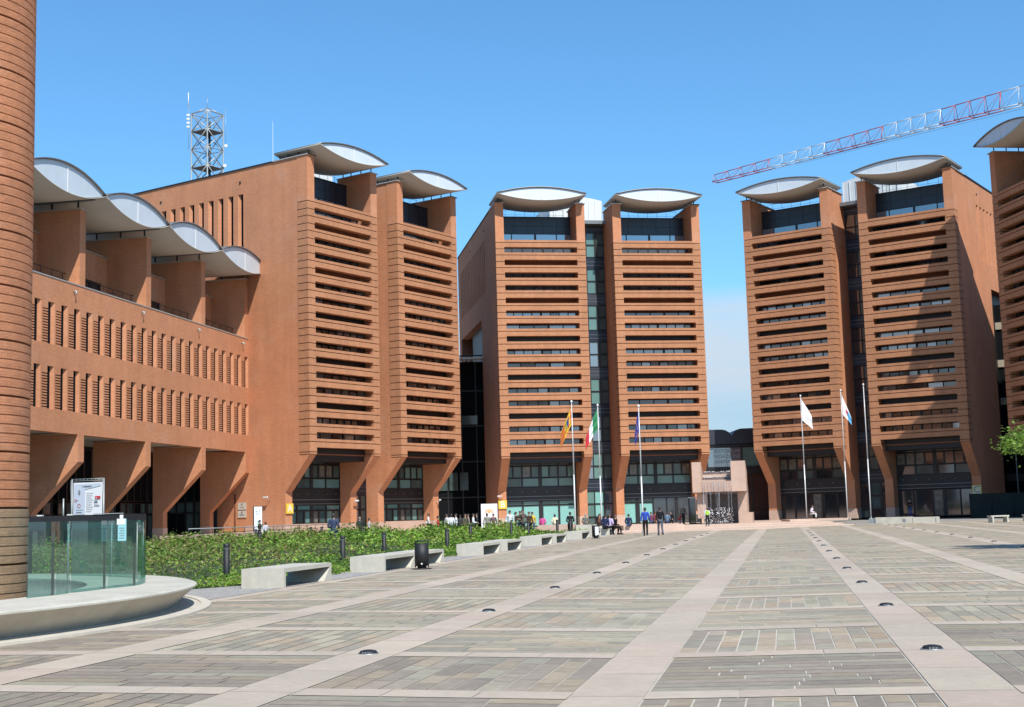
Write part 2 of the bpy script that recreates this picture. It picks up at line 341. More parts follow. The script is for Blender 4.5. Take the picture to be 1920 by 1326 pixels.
# raised terrace with three shallow steps in front of the towers
PF = [(-90, 112), (-30, 112), (-6, 108), (2.5, 101), (6.7, 96.5), (11, 100.5), (18, 106.5), (24, 110.3), (28.0, 112.5)]
b = MB()
for k, (dy, z1) in enumerate([(0, .13), (5.5, .22), (11, .31)]):
    poly = [(x - dy * .35 if x > 6 else x, y + dy) for x, y in PF[:-1]] + [(28.0 + dy * .05, 112.5 + dy * .9)] + [(29 + dy * .1, 230), (-90, 230)]
    b.prism(poly, 'z', -.1 if k == 0 else z1 - .089, z1, 'step_stone')
tag(b.build('terrace_steps'), 'pink stone terrace with three low steps in front of the towers', None, kind='structure')
b = MB(); b.prism([(28.3, 113.5), (90, 129), (90, 230), (29.5, 230)], 'z', -.1, .12, 'ground'); tag(b.build('side_pavement'), 'grey pavement beside the terrace', None, kind='structure')

# ------------------------------------------------------------------ the radial office towers
TF, WB, GP, OV = 0.694, 7.6, 2.489, 2.401          # fin thickness, bay width, gap, overhang
ZB, ZL, ZT, ZO, Z0, PT = 6.252, 24.269, 27.62, 3.67, 0.62, 1.0707
TOT = 2 * WB + GP
K = 1 / 0.76                                       # the towers are drawn in a 0.76 module
def big(o):
    x, y, z = o.location; o.location = (x * K, y * K, -0.508 + z * K); o.scale = (K, K, K); return o
LONG = 23.0                                        # depth of the long flank walls
def fin_poly(y1, zt=ZT, y0=.06, z0=Z0): return [(OV, z0), (OV, ZO), (y0, ZB), (y0, zt), (y1, zt), (y1, z0)]
def lens(mb, x0, w, y0, y1, zc, ht, hb, m_top, m_und, m_face, n=20, drop=0.0):
    """biconvex canopy: metal skin above, render skin below, recessed pale end faces"""
    xs = [i / n for i in range(n + 1)]
    def top(t): return zc + ht * (1 - (2 * t - 1) ** 2)
    def bot(t): return zc - hb * (1 - (2 * t - 1) ** 2)
    for fn, m_, off in ((top, m_top, .07), (bot, m_und, -.05)):
        v = []
        for y in (y0, y1):
            for t in xs: v.append((x0 + w * t, y, fn(t)))
            for t in xs: v.append((x0 + w * t, y, fn(t) + off))
        k = n + 1; f = []
        for i in range(n):
            f += [(i, i + 1, 2 * k + i + 1, 2 * k + i), (k + i, k + i + 1, 3 * k + i + 1, 3 * k + i), (i, i + 1, k + i + 1, k + i), (2 * k + i, 2 * k + i + 1, 3 * k + i + 1, 3 * k + i)]
        f += [(0, k, 3 * k, 2 * k), (n, k + n, 3 * k + n, 2 * k + n)]
        mb.add(v, f, m_, True)
    return top, bot
def lens_face(x0, w, y, zc, ht, hb, n=20, th=.05):
    b = MB(); v = []; ins = .25
    for i in range(n + 1):
        t = .025 + .95 * i / n; u = 1 - (2 * t - 1) ** 2
        v += [(x0 + w * t, zc + ht * u - .03), (x0 + w * t, zc - hb * u + .03)]
    poly = [v[2 * i] for i in range(n + 1)] + [v[2 * i + 1] for i in range(n, -1, -1)]
    b.prism(poly, 'y', y, y + th, 'lens_white'); b.box(x0 + w / 2 - .03, x0 + w / 2 + .03, y - .03, y - .003, zc - hb + .06, zc + ht - .06, 'white_paint')
    return b
def window_row(parent, x0, x1, y, z0, z1, cuts, kinds, name='window', fw=.07, tilt=.006, rr=random):
    """one ribbon window: dark frame, panes each a little out of true"""
    f = MB(); xs = [x0] + [x0 + (x1 - x0) * c for c in cuts] + [x1]
    for i, x in enumerate(xs): w = fw * (2.4 if i == len(xs) // 2 else 1); f.box(max(x0, x - w / 2), min(x1, x + w / 2), y - .05, y + .05, z0, z1, 'frame_black')
    f.box(x0, x1, y - .045, y + .045, z1 - .05, z1, 'frame_black'); f.box(x0, x1, y - .045, y + .045, z0, z0 + .05, 'frame_black')
    o = f.build(name, parent)
    p = MB()
    for i in range(len(xs) - 1):
        k = kinds[i % len(kinds)]; a, b_ = xs[i] + .02, xs[i + 1] - .02; d1 = rr.uniform(-tilt, tilt) * (b_ - a); d2 = rr.uniform(-tilt, tilt) * (z1 - z0)
        p.add([(a, y - d1 + .01, z0 + .01), (b_, y + d1 + .01, z0 + .01), (b_, y + d1 + d2 + .01, z1 - .01), (a, y - d1 + d2 + .01, z1 - .01)], [(0, 1, 2, 3)], k)
    p.build('pane', o)
    return o
def bay(root, x0, rr, entrance=False, seed=0, dim=False):
    """one tower bay of a building between two brick fins"""
    t = thing('tower_bay', None, None); t.parent = root; t.location = (x0, 0, 0); del_cat(t)
    # banded piers
    for xa, xb, nm in ((-.03, TF, 'left'), (WB - TF, WB + .03, 'right')):
        p = MB(); z = ZB; edges = [ZB, ZB + .16]
        k = 16
        js = sorted([ZL - k * PT for k in range(17)] + [ZL - (k + .52) * PT for k in range(16)])
        edges = [ZB, ZB + .17] + js
        for a, b_ in zip(edges[:-1], edges[1:]): p.box(xa, xb, 0, 1.0, a + .028, b_ - .028, 'brick_band')
        p.box(xa + .04, xb - .04, .04, .97, ZB + .01, ZL - .01, 'brick_joint')
        p.box(xa, xb, 0, 1.0, ZL + .028, ZT, 'brick_band' if False else 'brick')
        p.build('pier', t)
    for k in range(17):
        z = ZL - k * PT; p = MB()
        lo = z - (.36 * PT); hi = z + .2 * PT; y1 = .55
        p.box(TF, WB - TF, 0, y1, z + .028, hi, 'brick_band'); p.box(TF, WB - TF, 0, y1, lo, z - .028, 'brick_band'); p.box(TF + .01, WB - TF - .01, .05, y1 - .02, z - .03, z + .03, 'brick_joint')
        p.build('brick_band', t)
    # window strips behind the slots
    for k in range(16):
        zt_, zb_ = ZL - k * PT - .36 * PT, ZL - (k + 1) * PT + .2 * PT
        y = 1.35 if k < 5 else .85
        if k % 3 == 1:
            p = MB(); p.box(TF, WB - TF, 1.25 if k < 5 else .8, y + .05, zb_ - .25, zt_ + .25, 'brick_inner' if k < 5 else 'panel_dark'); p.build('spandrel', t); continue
        n = rr.choice([5, 7, 8]) if k >= 5 else 7
        cuts = [i / n for i in range(1, n)]
        if k < 5: kinds = ['glass_sky_painted']
        else: kinds = [rr.choice(['glass_dark', 'glass_dark', 'glass_blue', 'glass_dark', 'curtain'] if k > 8 else ['glass_dark', 'glass_blue', 'glass_blue']) for _ in range(n)]
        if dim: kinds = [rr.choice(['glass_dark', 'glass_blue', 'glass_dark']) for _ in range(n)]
        window_row(t, TF, WB - TF, y, zb_ - .22, zt_ + .22, cuts, kinds, rr=rr)
    # dark core behind everything
    p = MB(); p.box(TF, WB - TF, 2.55, 20, ZB + .5, 26.9, 'panel_dark'); p.box(TF, WB - TF, 4.6, 20, Z0, ZB + .5, 'panel_dark'); p.build('core', t)
    p = MB()
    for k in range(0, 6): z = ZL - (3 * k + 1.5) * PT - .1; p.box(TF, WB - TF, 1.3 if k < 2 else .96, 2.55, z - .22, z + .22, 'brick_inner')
    p.box(TF, WB - TF, .9, 2.5, ZB + .12, ZB + .45, 'panel_dark'); p.build('floor_slab', t)
    # top loggia
    window_row(t, TF, WB - TF, 2.4, ZL + .24, ZL + 1.25, [.17, .5, .8], ['glass_sky_painted'], rr=rr)
    p = MB(); p.box(TF, WB - TF, 2.38, 2.5, ZL + 1.25, 26.95, 'panel_blue')
    for i in range(1, 5): p.box(TF + i * 1.25 - .02, TF + i * 1.25 + .02, 2.36, 2.38, ZL + 1.25, 26.9, 'frame_black')
    p.box(TF, WB - TF, 2.36, 2.38, ZL + 1.9, ZL + 1.94, 'frame_black'); p.box(TF, WB - TF, 2.3, 2.6, 26.95, 27.0, 'frame_black'); p.build('loggia_wall', t)
    p = MB()
    for i in range(7): x = 1.4 + i * .85; p.tube((x, 3.2, 26.9), (x, 3.2, 27.75), .015, 'galvanised', 4)
    p.tube((1, 3.2, 27.75), (WB - 1, 3.2, 27.75), .015, 'galvanised', 4); p.tube((1, 3.2, 27.35), (WB - 1, 3.2, 27.35), .012, 'galvanised', 4); p.build('roof_railing', t)
    # canopy
    p = MB(); y0, y1 = -1.25, 3.25
    lens(p, 0, WB, y0, y1, 28.2, .52, .56, 'metal_grey', 'soffit_beige', 'lens_white')
    c = p.build('canopy', t)
    lens_face(0, WB, y0 + .12, 28.2, .52, .56).build('end_panel', c); lens_face(0, WB, y1 - .2, 28.2, .52, .56).build('end_panel', c)
    for x in (TF / 2, WB - TF / 2):
        for yy in (.2, 1.2, 2.2, 3.0): q = MB(); q.box(x - .03, x + .03, yy - .03, yy + .03, ZT + .07, 28.2 - .1, 'frame_black'); q.build('canopy_post', c)
    # caps
    for xa in (0, WB - TF): q = MB(); q.box(xa - .1, xa + TF + .1, -.12, 3.35, ZT, ZT + .07, 'cap_metal'); q.build('coping', t)
    # ground storeys
    base_front(t, TF, WB - TF, rr, entrance, dim)
    return t
def del_cat(o):
    for k in ('label', 'category', 'group'):
        if k in o: del o[k]
def base_front(t, x0, x1, rr, entrance, dim, y=3.45):
    w = x1 - x0; z = Z0
    q = MB(); q.box(x0, x1, 1.0, 1.12, ZB - .35, ZB + .62, 'panel_dark'); q.box(x0, x1, 1.12, y + .3, ZB - .35, ZB - .25, 'panel_dark'); q.build('soffit', t)
    q = MB(); q.box(x0, x1, y - .05, y + .05, 3.1, 3.95, 'frame_black'); q.box(x0, x1, y - .09, y - .052, 3.15, 3.2, 'metal_grey'); q.box(x0, x1, y - .08, y - .052, 2.86, 2.9, 'metal_grey'); q.box(x0, x1, y - .05, y + .05, 2.8, 3.1, 'frame_black')
    for i in range(6): xx = x0 + w * (i + .5) / 6; q.box(xx - .03, xx + .03, y - .12, y - .052, 3.55, 3.62, 'metal_grey')
    q.build('fascia', t)
    cuts4 = [.25, .5, .75]; cuts8 = [i / 8 for i in range(1, 8)]
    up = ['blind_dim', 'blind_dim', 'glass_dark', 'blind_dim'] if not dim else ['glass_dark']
    window_row(t, x0, x1, y, 5.75, 6.3, cuts4, ['blind_dim', 'glass_dark'] if not dim else ['glass_dark'], rr=rr, fw=.12)
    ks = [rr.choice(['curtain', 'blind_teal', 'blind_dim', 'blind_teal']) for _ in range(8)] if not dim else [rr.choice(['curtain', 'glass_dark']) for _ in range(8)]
    window_row(t, x0, x1, y, 4.75, 5.72, cuts8, ks, rr=rr, fw=.13)
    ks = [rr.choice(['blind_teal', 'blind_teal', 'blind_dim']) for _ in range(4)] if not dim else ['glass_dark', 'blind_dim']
    window_row(t, x0, x1, y, 3.97, 4.72, cuts4, ks, rr=rr, fw=.12)
    return
def storefront(t, x0, x1, kind, rr, y=3.45):
    if kind == 'office':      # plinth and two rows of dark framed windows
        q = MB(); q.box(x0, x1, y - .1, y + .2, Z0, 1.45, 'pink_stone'); q.build('plinth', t)
        window_row(t, x0, x1, y, 2.4, 2.8, [.25, .5, .75], ['blind_teal', 'blind_teal', 'blind_dim'], rr=rr, fw=.12)
        window_row(t, x0, x1, y, 1.47, 2.38, [i / 8 for i in range(1, 8)], ['blind_dim', 'blind_teal', 'blind_dim', 'blind_teal', 'curtain'], rr=rr, fw=.16)
    elif kind == 'bright':
        window_row(t, x0, x1, y, 2.45, 2.8, [.25, .5, .75], ['blind_dim', 'blind_teal'], rr=rr, fw=.12)
        window_row(t, x0, x1, y, Z0 + .06, 2.42, [.25, .5, .75], ['blind_bright'], rr=rr, fw=.16)
    elif kind == 'door':
        xm = x0 + (x1 - x0) * .45
        window_row(t, x0, xm, y, 2.45, 2.8, [.5], ['blind_dim'], rr=rr, fw=.12)
        window_row(t, x0, xm, y, Z0 + .06, 2.42, [.5], ['blind_bright'], rr=rr, fw=.16)
        window_row(t, xm, x1, y, Z0 + .03, 2.8, [.35, .6], ['glass_dark'], rr=rr, fw=.1)
    else:
        window_row(t, x0, x1, y, Z0 + .03, 2.75, [.2, .45, .6, .8], ['glass_dark', 'glass_dark', 'curtain', 'glass_dark'], rr=rr, fw=.12)
def flank(root, x0, sgn, opts):
    """long side wall with tall slots and the big opening lower down; x0 outer face, sgn +1 wall grows to +x"""
    b = MB(); xa, xb = (x0, x0 + TF) if sgn > 0 else (x0 - TF, x0)
    m_ = 'brick'
    ys = [6.4 + 1.04 * i for i in range(16)]; zs0, zs1, VZ, VY = 21.15, 25.75, 19.1, 8.3
    b.prism([(OV, Z0), (OV, ZO), (1.0, ZB - (1.0 - .06) * (ZB - ZO) / (OV - .06)), (1.0, ZT), (ys[0], ZT), (ys[0], Z0)], 'x', xa, xb, m_)
    b.prism([(.06, ZB), (1.0, ZB - (1.0 - .06) * (ZB - ZO) / (OV - .06)), (1.0, ZB + .005), (.06, ZB + .005)], 'x', xa, xb, m_)
    b.box(xa, xb, ys[0], LONG, zs1, ZT, m_); b.box(xa, xb, ys[0], VY + .9, Z0, zs0, m_); b.box(xa, xb, VY + .9, LONG, VZ, zs0, m_)
    for i, y in enumerate(ys):
        w = .40; y2 = ys[i + 1] if i + 1 < len(ys) else LONG
        if sgn > 0: b.prism([(xa, y + w + .16), (xa, y2), (xb, y2), (xb, y + w), (xa + .2, y + w)], 'z', zs0, zs1, m_)
        else: b.prism([(xb, y + w + .16), (xb, y2), (xa, y2), (xa, y + w), (xb - .2, y + w)], 'z', zs0, zs1, m_)
    b.box(xa, xb, LONG, LONG + 1.5, Z0, ZT, m_)
    o = b.build('flank_wall', root)
    q = MB(); q.box(xa - .08, xb + .08, -.12, LONG + 1.5, ZT + .002, ZT + .075, 'frame_black'); q.build('coping', o)
    q = MB(); xi = xb + .02 if sgn > 0 else xa - .02
    for y in ys:
        q = MB(); xg = xa + .2 if sgn > 0 else xb - .3; q.box(xg, xg + .1, y + .001, y + .399, zs0 + .001, zs1 - .001, 'void_glass'); q.build('slot_window', o)
    q = MB()
    for y, z in ((6.7, 26.65), (15.3, 26.5)):
        q.tube((xa - .06 if sgn > 0 else xb + .06, y, z), ((xa + .05) if sgn > 0 else xb - .05, y, z), .09, 'panel_dark', 8)
    q.build('spout', o)
    q = MB(); q.box(xa - .015, xb + .015, OV - .015, 6.4, Z0, Z0 + .8, 'pink_stone'); q.build('plinth', o)
    # underside and dark inner room of the big opening
    q = MB(); xin = xb if sgn > 0 else xa; xi2 = xin + sgn * 2.2
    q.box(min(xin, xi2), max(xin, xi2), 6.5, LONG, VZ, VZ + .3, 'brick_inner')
    q.box(min(xi2, xi2 + sgn * .1), max(xi2, xi2 + sgn * .1), 6.5, LONG, Z0, VZ, 'void_glass')
    for k in range(5):
        z = 3.2 * k + 3.6; q.box(min(xi2, xi2 - sgn * .12), max(xi2, xi2 - sgn * .12), 8, LONG, z, z + .9, 'panel_dark')
    for k in range(7): y = 9 + 2 * k; q.box(min(xi2, xi2 - sgn * .08), max(xi2, xi2 - sgn * .08), y, y + .1, Z0, VZ, 'frame_black')
    q.build('recessed_glazing', root)
    return o
def inner_fin(root, xa, y1=4.2):
    b = MB(); k = (ZB - ZO) / (OV - .06)
    b.prism([(OV, Z0), (OV, ZO), (1.0, ZB - .94 * k), (1.0, ZT), (3.3, ZT), (3.3, 26.9), (y1, 26.9), (y1, Z0)], 'x', xa, xa + TF, 'brick')
    b.prism([(.06, ZB), (1.0, ZB - .94 * k), (1.0, ZB + .005), (.06, ZB + .005)], 'x', xa, xa + TF, 'brick')
    o = b.build('fin_wall', root)
    q = MB(); q.box(xa - .015, xa + TF + .015, OV - .015, y1 - .3, Z0, Z0 + .8, 'pink_stone'); q.build('plinth', o)
def office(label, loc, az, seed, kinds=('office', 'office'), dim=False, flanks=(1, 1), two=True):
    rr = random.Random(seed)
    root = thing('office_tower', label, 'building', (loc[0], loc[1], 0), pi / 2 - az, 'red brick office towers fanned round the square')
    flank(root, 0, 1, None); flank(root, TOT, -1, None)
    inner_fin(root, WB - TF); inner_fin(root, WB + GP)
    for i in (0, 1):
        t = bay(root, i * (WB + GP), rr, dim=dim); storefront(t, TF, WB - TF, kinds[i], rr)
    # glazed recess between the bays
    q = thing('glazed_recess', None, None); q.parent = root; del_cat(q); y = 3.6
    for k in range(8):
        z = 26.9 - 3.2 * (k + 1); z = max(z, Z0)
        c = rr.choice([['blind_teal', 'glass_sky_painted', 'blind_dim'], ['glass_sky_painted', 'blind_teal', 'blind_dim'], ['blind_bright', 'blind_teal', 'blind_dim'], ['blind_teal', 'blind_bright', 'glass_blue']]) if not dim else ['glass_dark', 'blind_dim']
        window_row(q, WB, WB + GP, y, z + .02, z + 1.1, [.36, .7], c, rr=rr, fw=.09); window_row(q, WB, WB + GP, y, z + 1.12, z + 2.2, [.36, .7], c, rr=rr, fw=.09)
        s_ = MB(); s_.box(WB, WB + GP, y - .05, y + .1, z + 2.22, z + 3.18, 'panel_blue' if k % 2 else 'slate')
        for zz in (2.5, 2.8): s_.box(WB, WB + GP, y - .07, y - .052, z + zz, z + zz + .03, 'metal_grey')
        s_.build('spandrel', q)
    window_row(q, WB, WB + GP, y, Z0 + .02, 1.3, [.36, .7], ['blind_dim', 'glass_dark'], rr=rr, fw=.09)
    # roof
    r = MB(); r.box(TF, TOT - TF, 2.6, LONG, 26.5, 26.8, 'metal_grey'); r.box(TF, TOT - TF, LONG, LONG + 1.4, Z0, 26.8, 'brick')
    r.build('roof', root)
    r = MB(); pr = [(2.3, 26.8), (2.3, 27.9)]
    # translucent plant screens with rounded ends
    n = 18; prof = []
    r.box(WB - 1.4, WB + GP + .9, 7.5, 14, 26.8, 29.7, 'screen_white'); r.prism([(WB - 1.4 + (GP + 2.3) * i / 10, 29.7 + .35 * (1 - (i / 5 - 1) ** 2)) for i in range(11)], 'y', 7.5, 14, 'screen_white')
    for i in range(9): x = WB - 1.4 + i * (GP + 2.3) / 8; r.box(x - .03, x + .03, 7.44, 7.5, 26.8, 29.7, 'white_paint')
    r.box(2.6, WB - 1.5, 9.0, 13, 26.8, 28.2, 'screen_white'); r.box(WB + GP + 1, TOT - 5.0, 9.0, 13, 26.8, 28.3, 'screen_white')
    r.tube((WB + GP / 2, 7.0, 26.8), (WB + GP / 2, 7.0, 28.0), .05, 'galvanised'); r.build('plant_screen', root)
    return big(root)
D2 = radians
tA = office('brick tower against the low wing, its left flank sunlit and two slatted bays in front', (-14.203, 93.498), 0.59444, 11, ('office', 'office'))
tB = office('brick tower facing straight on, two slatted bays with a glass slit between them', (-1.0795, 110.118), 1.40042, 12, ('bright', 'door'))
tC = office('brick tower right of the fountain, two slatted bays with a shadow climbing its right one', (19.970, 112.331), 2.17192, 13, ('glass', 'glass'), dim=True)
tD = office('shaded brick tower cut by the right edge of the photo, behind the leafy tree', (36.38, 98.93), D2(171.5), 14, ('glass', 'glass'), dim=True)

# ------------------------------------------------------------------ low wing on the left
wing = thing('office_wing', 'long low brick wing with wavy canopies and two rows of slit windows', 'building', UV(-37.46, 0, 0), 0)
wing.rotation_euler = (0, 0, pi / 2 - S)     # local x = v (away), local y = -u (back)
CU = [67.95 - 7.98 * k for k in (2, 1)] + [67.95, 75.96, 83.94, 91.4]; CU = [51.99, 59.97, 67.95, 75.96, 83.94, 91.4]
V0w, V1w, ZS, ZP = 44.0, 91.34, 6.67, 14.86
b = MB()
# facade: plain bands, slit windows with splayed jambs and grooved piers
xs = [62.7 + 1.328 * i for i in range(-14, 22)]; sw = .36
rows = [(7.87, 10.12), (11.3, 13.54)]
b.box(V0w, V1w, 0, .5, ZS, rows[0][0], 'brick'); b.box(V0w, V1w, 0, .5, rows[0][1], rows[1][0], 'brick'); b.box(V0w, V1w, 0, .5, rows[1][1], ZP, 'brick')
for z0, z1 in rows:
    b.box(V0w, xs[0], 0, .5, z0, z1, 'brick')
    for i, x in enumerate(xs):
        x2 = xs[i + 1] if i + 1 < len(xs) else V1w
        # splayed smooth jamb beside the slit, then the grooved pier
        b.prism([(x + .47, .5), (x + .47, .13), (x + .66, 0), (x + .80, 0), (x + .80, .5)], 'z', z0, z1, 'brick')
        if i < len(xs):
            nz = 13; dz = (z1 - z0 - .35) / nz
            b.box(x + .80, x2, 0, .5, z0, z0 + .05, 'brick')
            for k in range(nz):
                zz = z0 + .05 + k * dz
                b.box(x + .80, x2, 0, .5, zz + .065, zz + dz, 'brick')
            b.box(x + .80, x2, .12, .48, z0 + .05, z1, 'brick_joint'); b.box(x + .80, x2, 0, .12, z0 + .05 + nz * dz, z1, 'brick')
b.build('facade_wall', wing)
b = MB()
for z0, z1 in rows:
    for x in xs:
        if x < 58: continue
        b = MB(); b.box(x + .001, x + .469, .14, .22, z0 + .001, z1 - .001, 'void_glass'); b.build('slit_window', wing)
b = MB(); b.box(V0w, V1w, -.03, .62, ZP, ZP + .07, 'cap_metal'); b.build('parapet_coping', wing)
# soffit + recessed ground floor
b = MB(); b.box(V0w, V1w, .5, 7, ZS + .15, ZS + .3, 'soffit_beige'); b.build('soffit', wing)
rw = random.Random(5)
for i in range(5):
    a, c_ = (CU[i] + .0, CU[i + 1] - .63)
    window_row(wing, a, c_, 6.2, 3.3, 6.6, [i / 7 for i in range(1, 7)], ['void_glass'], rr=rw, fw=.16)
    window_row(wing, a, c_, 6.2, 2.45, 3.2, [i / 7 for i in range(1, 7)], ['blind_dim', 'blind_dim', 'void_glass'], rr=rw, fw=.16)
    window_row(wing, a, c_, 6.2, .5, 2.4, [i / 7 for i in range(1, 7)], ['blind_dim', 'void_glass', 'blind_dim', 'curtain'], rr=rw, fw=.16)
q = MB(); xe = V1w - .12
for k in range(5): y_ = 3.47 + 2.7 * k / 4; q.box(xe - .08, xe + .06, y_ - .07, y_ + .07, .3, 6.9, 'frame_black')
for z_ in (.3, 2.4, 3.2): q.box(xe - .07, xe + .05, 3.45, 6.2, z_, z_ + .12, 'frame_black')
o = q.build('end_window', wing); q = MB(); q.box(xe - .02, xe, 3.5, 6.15, 3.3, 6.85, 'void_glass'); q.box(xe - .02, xe, 3.5, 6.15, 2.5, 3.2, 'blind_dim'); q.box(xe - .02, xe, 3.5, 4.8, .4, 2.4, 'blind_dim'); q.box(xe - .025, xe - .003, 4.8, 6.15, .4, 2.4, 'void_glass'); q.build('pane', o)
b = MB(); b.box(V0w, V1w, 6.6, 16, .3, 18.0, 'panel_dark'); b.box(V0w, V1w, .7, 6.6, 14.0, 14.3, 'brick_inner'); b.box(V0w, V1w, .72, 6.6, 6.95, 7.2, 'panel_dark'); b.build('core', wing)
# fins below and above
for i, e in enumerate(CU):
    e = e - .1 if i < 5 else 91.30
    b = MB(); b.prism([(2.72, .2), (2.72, 2.47), (-.02, 5.19), (-.02, ZS + .01), (.0, ZS + .01), (3.45, ZS + .12), (3.45, .2)], 'x', e - .63, e, 'brick'); o = b.build('lower_fin', wing)
    q = MB(); q.box(e - .645, e + .015, 2.7, 3.47, .2, 1.45, 'pink_stone'); q.build('plinth', o)
    b = MB(); b.prism([(0.0, ZP + .07), (0.0, 19.2), (5.5, 19.2), (5.5, ZP - .6), (.62, ZP - .6), (.62, ZP + .07)], 'x', e - .63, e, 'brick'); o = b.build('upper_fin', wing)
    q = MB(); q.box(e - .73, e + .1, -.1, 5.4, 19.2, 19.27, 'cap_metal'); q.build('coping', o)
    b = MB(); b.tube((e - 1.25, -.2, ZP - .38), (e - 1.25, .03, ZP - .42), .045, 'galvanised', 8); b.tube((e - 1.25, -.2, ZP - .38), (e - 1.27, -.16, ZP - .62), .035, 'galvanised', 8); b.build('wall_lamp', wing)
# terraces behind the parapet
for i in range(5):
    a, c_ = CU[i] - .1, CU[i + 1] - .73
    b = MB(); b.box(a, c_, 2.6, 2.9, 16.35, 18.0, 'brick'); b.box(a, a + .6, 2.62, 2.88, 14.3, 16.35, 'brick'); b.box(c_ - .7, c_, 2.61, 2.89, 14.3, 16.35, 'brick'); b.build('terrace_wall', wing)
    q = MB(); q.box(a, c_, 2.5, 2.95, 18.0, 18.07, 'cap_metal'); q.build('coping', wing)
    window_row(wing, a + .6, c_ - .7, 2.75, 14.4, 16.3, [.2, .4, .6, .8], ['glass_dark', 'glass_dark', 'blind_dim'], rr=rw)
    q = MB()
    for k in range(7): x = a + .3 + k * (c_ - a - .6) / 6; q.tube((x, .85, ZP), (x, .85, ZP + .75), .02, 'frame_black', 4)
    q.tube((a, .85, ZP + .75), (c_, .85, ZP + .75), .022, 'frame_black', 4); q.tube((a, .85, ZP + .4), (c_, .85, ZP + .4), .014, 'frame_black', 4); q.build('terrace_railing', wing)
    b = MB(); x0 = CU[i]; w = CU[i + 1] - CU[i] if i < 4 else 8.45
    lens(b, x0, w, -1.2, 5.2, 20.02, .82, .72, 'metal_grey', 'soffit_beige', 'lens_white'); o = b.build('wave_canopy', wing)
    lens_face(x0, w, -1.08, 20.02, .82, .72).build('end_panel', o); lens_face(x0, w, 5.0, 20.02, .82, .72).build('end_panel', o)
    q = MB(); e = CU[i + 1] - .4 if i < 4 else 90.98
    q.box(e - .05, e + .05, -.7, 5.0, 19.72, 19.86, 'metal_grey')
    q.build('canopy_beam', o)
    for yy in (.3, 1.9, 3.5): q = MB(); q.box(e - .04, e + .04, yy - .04, yy + .04, 19.27, 19.72, 'frame_black'); q.build('canopy_post', o)
b = MB(); b.box(V0w, V1w, 5.5, 16, 18.0, 18.2, 'metal_grey'); b.build('roof', wing); big(wing)

# ------------------------------------------------------------------ link blocks between the towers
def block(name, label, poly, z0, z1, m_, cat='building'):
    b = MB(); b.prism(poly, 'z', z0, z1, m_); return tag(b.build(name), label, cat)
lk = thing('glass_link', 'tall dark glass link closing the gap between the left and middle towers', 'building', (-7.3, 116, 0), 0)
b = MB(); b.box(-2.9, 7.2, 5.5, 11, Z0, 15.6, 'void_glass'); b.build('glass_wall', lk)
b = MB()
for k in range(5): b.box(-2.9, 7.2, 5.42, 5.5, 3.2 * k + 3.3, 3.2 * k + 3.42, 'frame_black')
for k in range(8): b.box(-2.9 + k * 1.35, -2.8 + k * 1.35, 5.4, 5.5, Z0, 15.6, 'frame_black')
b.build('mullion', lk)
b = MB(); b.box(1.5, 5.2, 3.8, 5.3, 15.7, 15.85, 'white_paint')
for k in range(9): b.box(1.7 + .42 * k, 1.76 + .42 * k, 3.8, 3.86, 15.4, 15.7, 'white_paint')
b.build('balcony', lk)
for k in range(5): b = MB(); b.box(-1.5 + .95 * k, -.75 + .95 * k, 5.36, 5.42, 4.0, 5.6, 'blind_dim'); b.build('window', lk)
b = MB(); b.box(2.2, 4.0, 5.36, 5.42, 9.9, 10.7, 'blind_dim'); b.build('window', lk); big(lk)
lk2 = thing('glass_link', 'dark glazed link closing the gap behind the two right hand towers', 'building', (40, 109, 0), D2(-30))
b = MB(); b.box(-4.0, 9, 4, 10, Z0, 18.2, 'void_glass'); b.build('glass_wall', lk2)
b = MB()
for k in range(5): b.box(-4, 9, 3.9, 4, 3.2 * k + 3.3, 3.2 * k + 3.9, 'concrete_tan' if k > 1 else 'panel_dark')
for k in range(11): b.box(-4 + k * 1.25, -3.92 + k * 1.25, 3.88, 4, Z0, 18.2, 'galvanised')
b.build('mullion', lk2); big(lk2)
# auditorium link with scalloped slate roof and lettering
au = thing('auditorium_entrance', 'low glazed auditorium hall with scalloped slate roof and lettering between two towers', 'building', (14.8, 118.2, 0), 0)
b = MB()
def scal(x0, x1, zt, zc):
    n = 10; pts = [(x0, zc - 1.35)]
    pts += [(x0, zt - .04)]; 
    return pts
zt = 8.62
pts = [(0, 7.28), (0, zt - .1), (2.4, zt)]
pts += [(3.4, zt), (3.75, zt - .07), (4.05, zt - .25), (4.3, zt - .55), (4.45, zt - .28), (4.72, zt - .06), (5.1, zt + .04), (9.5, zt + .12), (9.5, 7.4)]
b.prism(pts, 'y', 0, 6, 'slate'); b.build('slate_roof', au)
b = MB(); b.box(0, 9.5, .1, .5, 7.05, 7.28, 'frame_black'); b.box(0, 9.5, .2, 6, 4.7, 5.35, 'frame_black'); b.build('fascia', au)
b = MB(); b.box(.0, 2.05, .35, .5, 5.35, 7.05, 'brick_inner'); b.box(.0, 2.1, .3, .36, 6.2, 6.26, 'frame_black'); b.box(0, 1.9, .3, .5, 3.9, 4.7, 'brick_inner'); b.build('side_panel', au)
b = MB(); b.box(2.15, 5.05, .3, .36, 5.36, 7.02, 'glass_blue'); b.box(5.2, 9.5, .36, .42, 5.36, 7.02, 'blind_teal'); b.box(2.05, 2.15, .25, .45, 5.35, 7.05, 'frame_black'); b.box(5.05, 5.2, .25, .45, 5.35, 7.05, 'frame_black'); b.build('sign_window', au)
for k, s_ in enumerate(['AUDITORIUM', 'FONDAZIONE', 'CASSAMARCA']):
    text_obj(s_, .44, 'letter_blue', au, (3.6, .28, 6.72 - k * .46), (pi / 2, 0, 0), ext=.01)
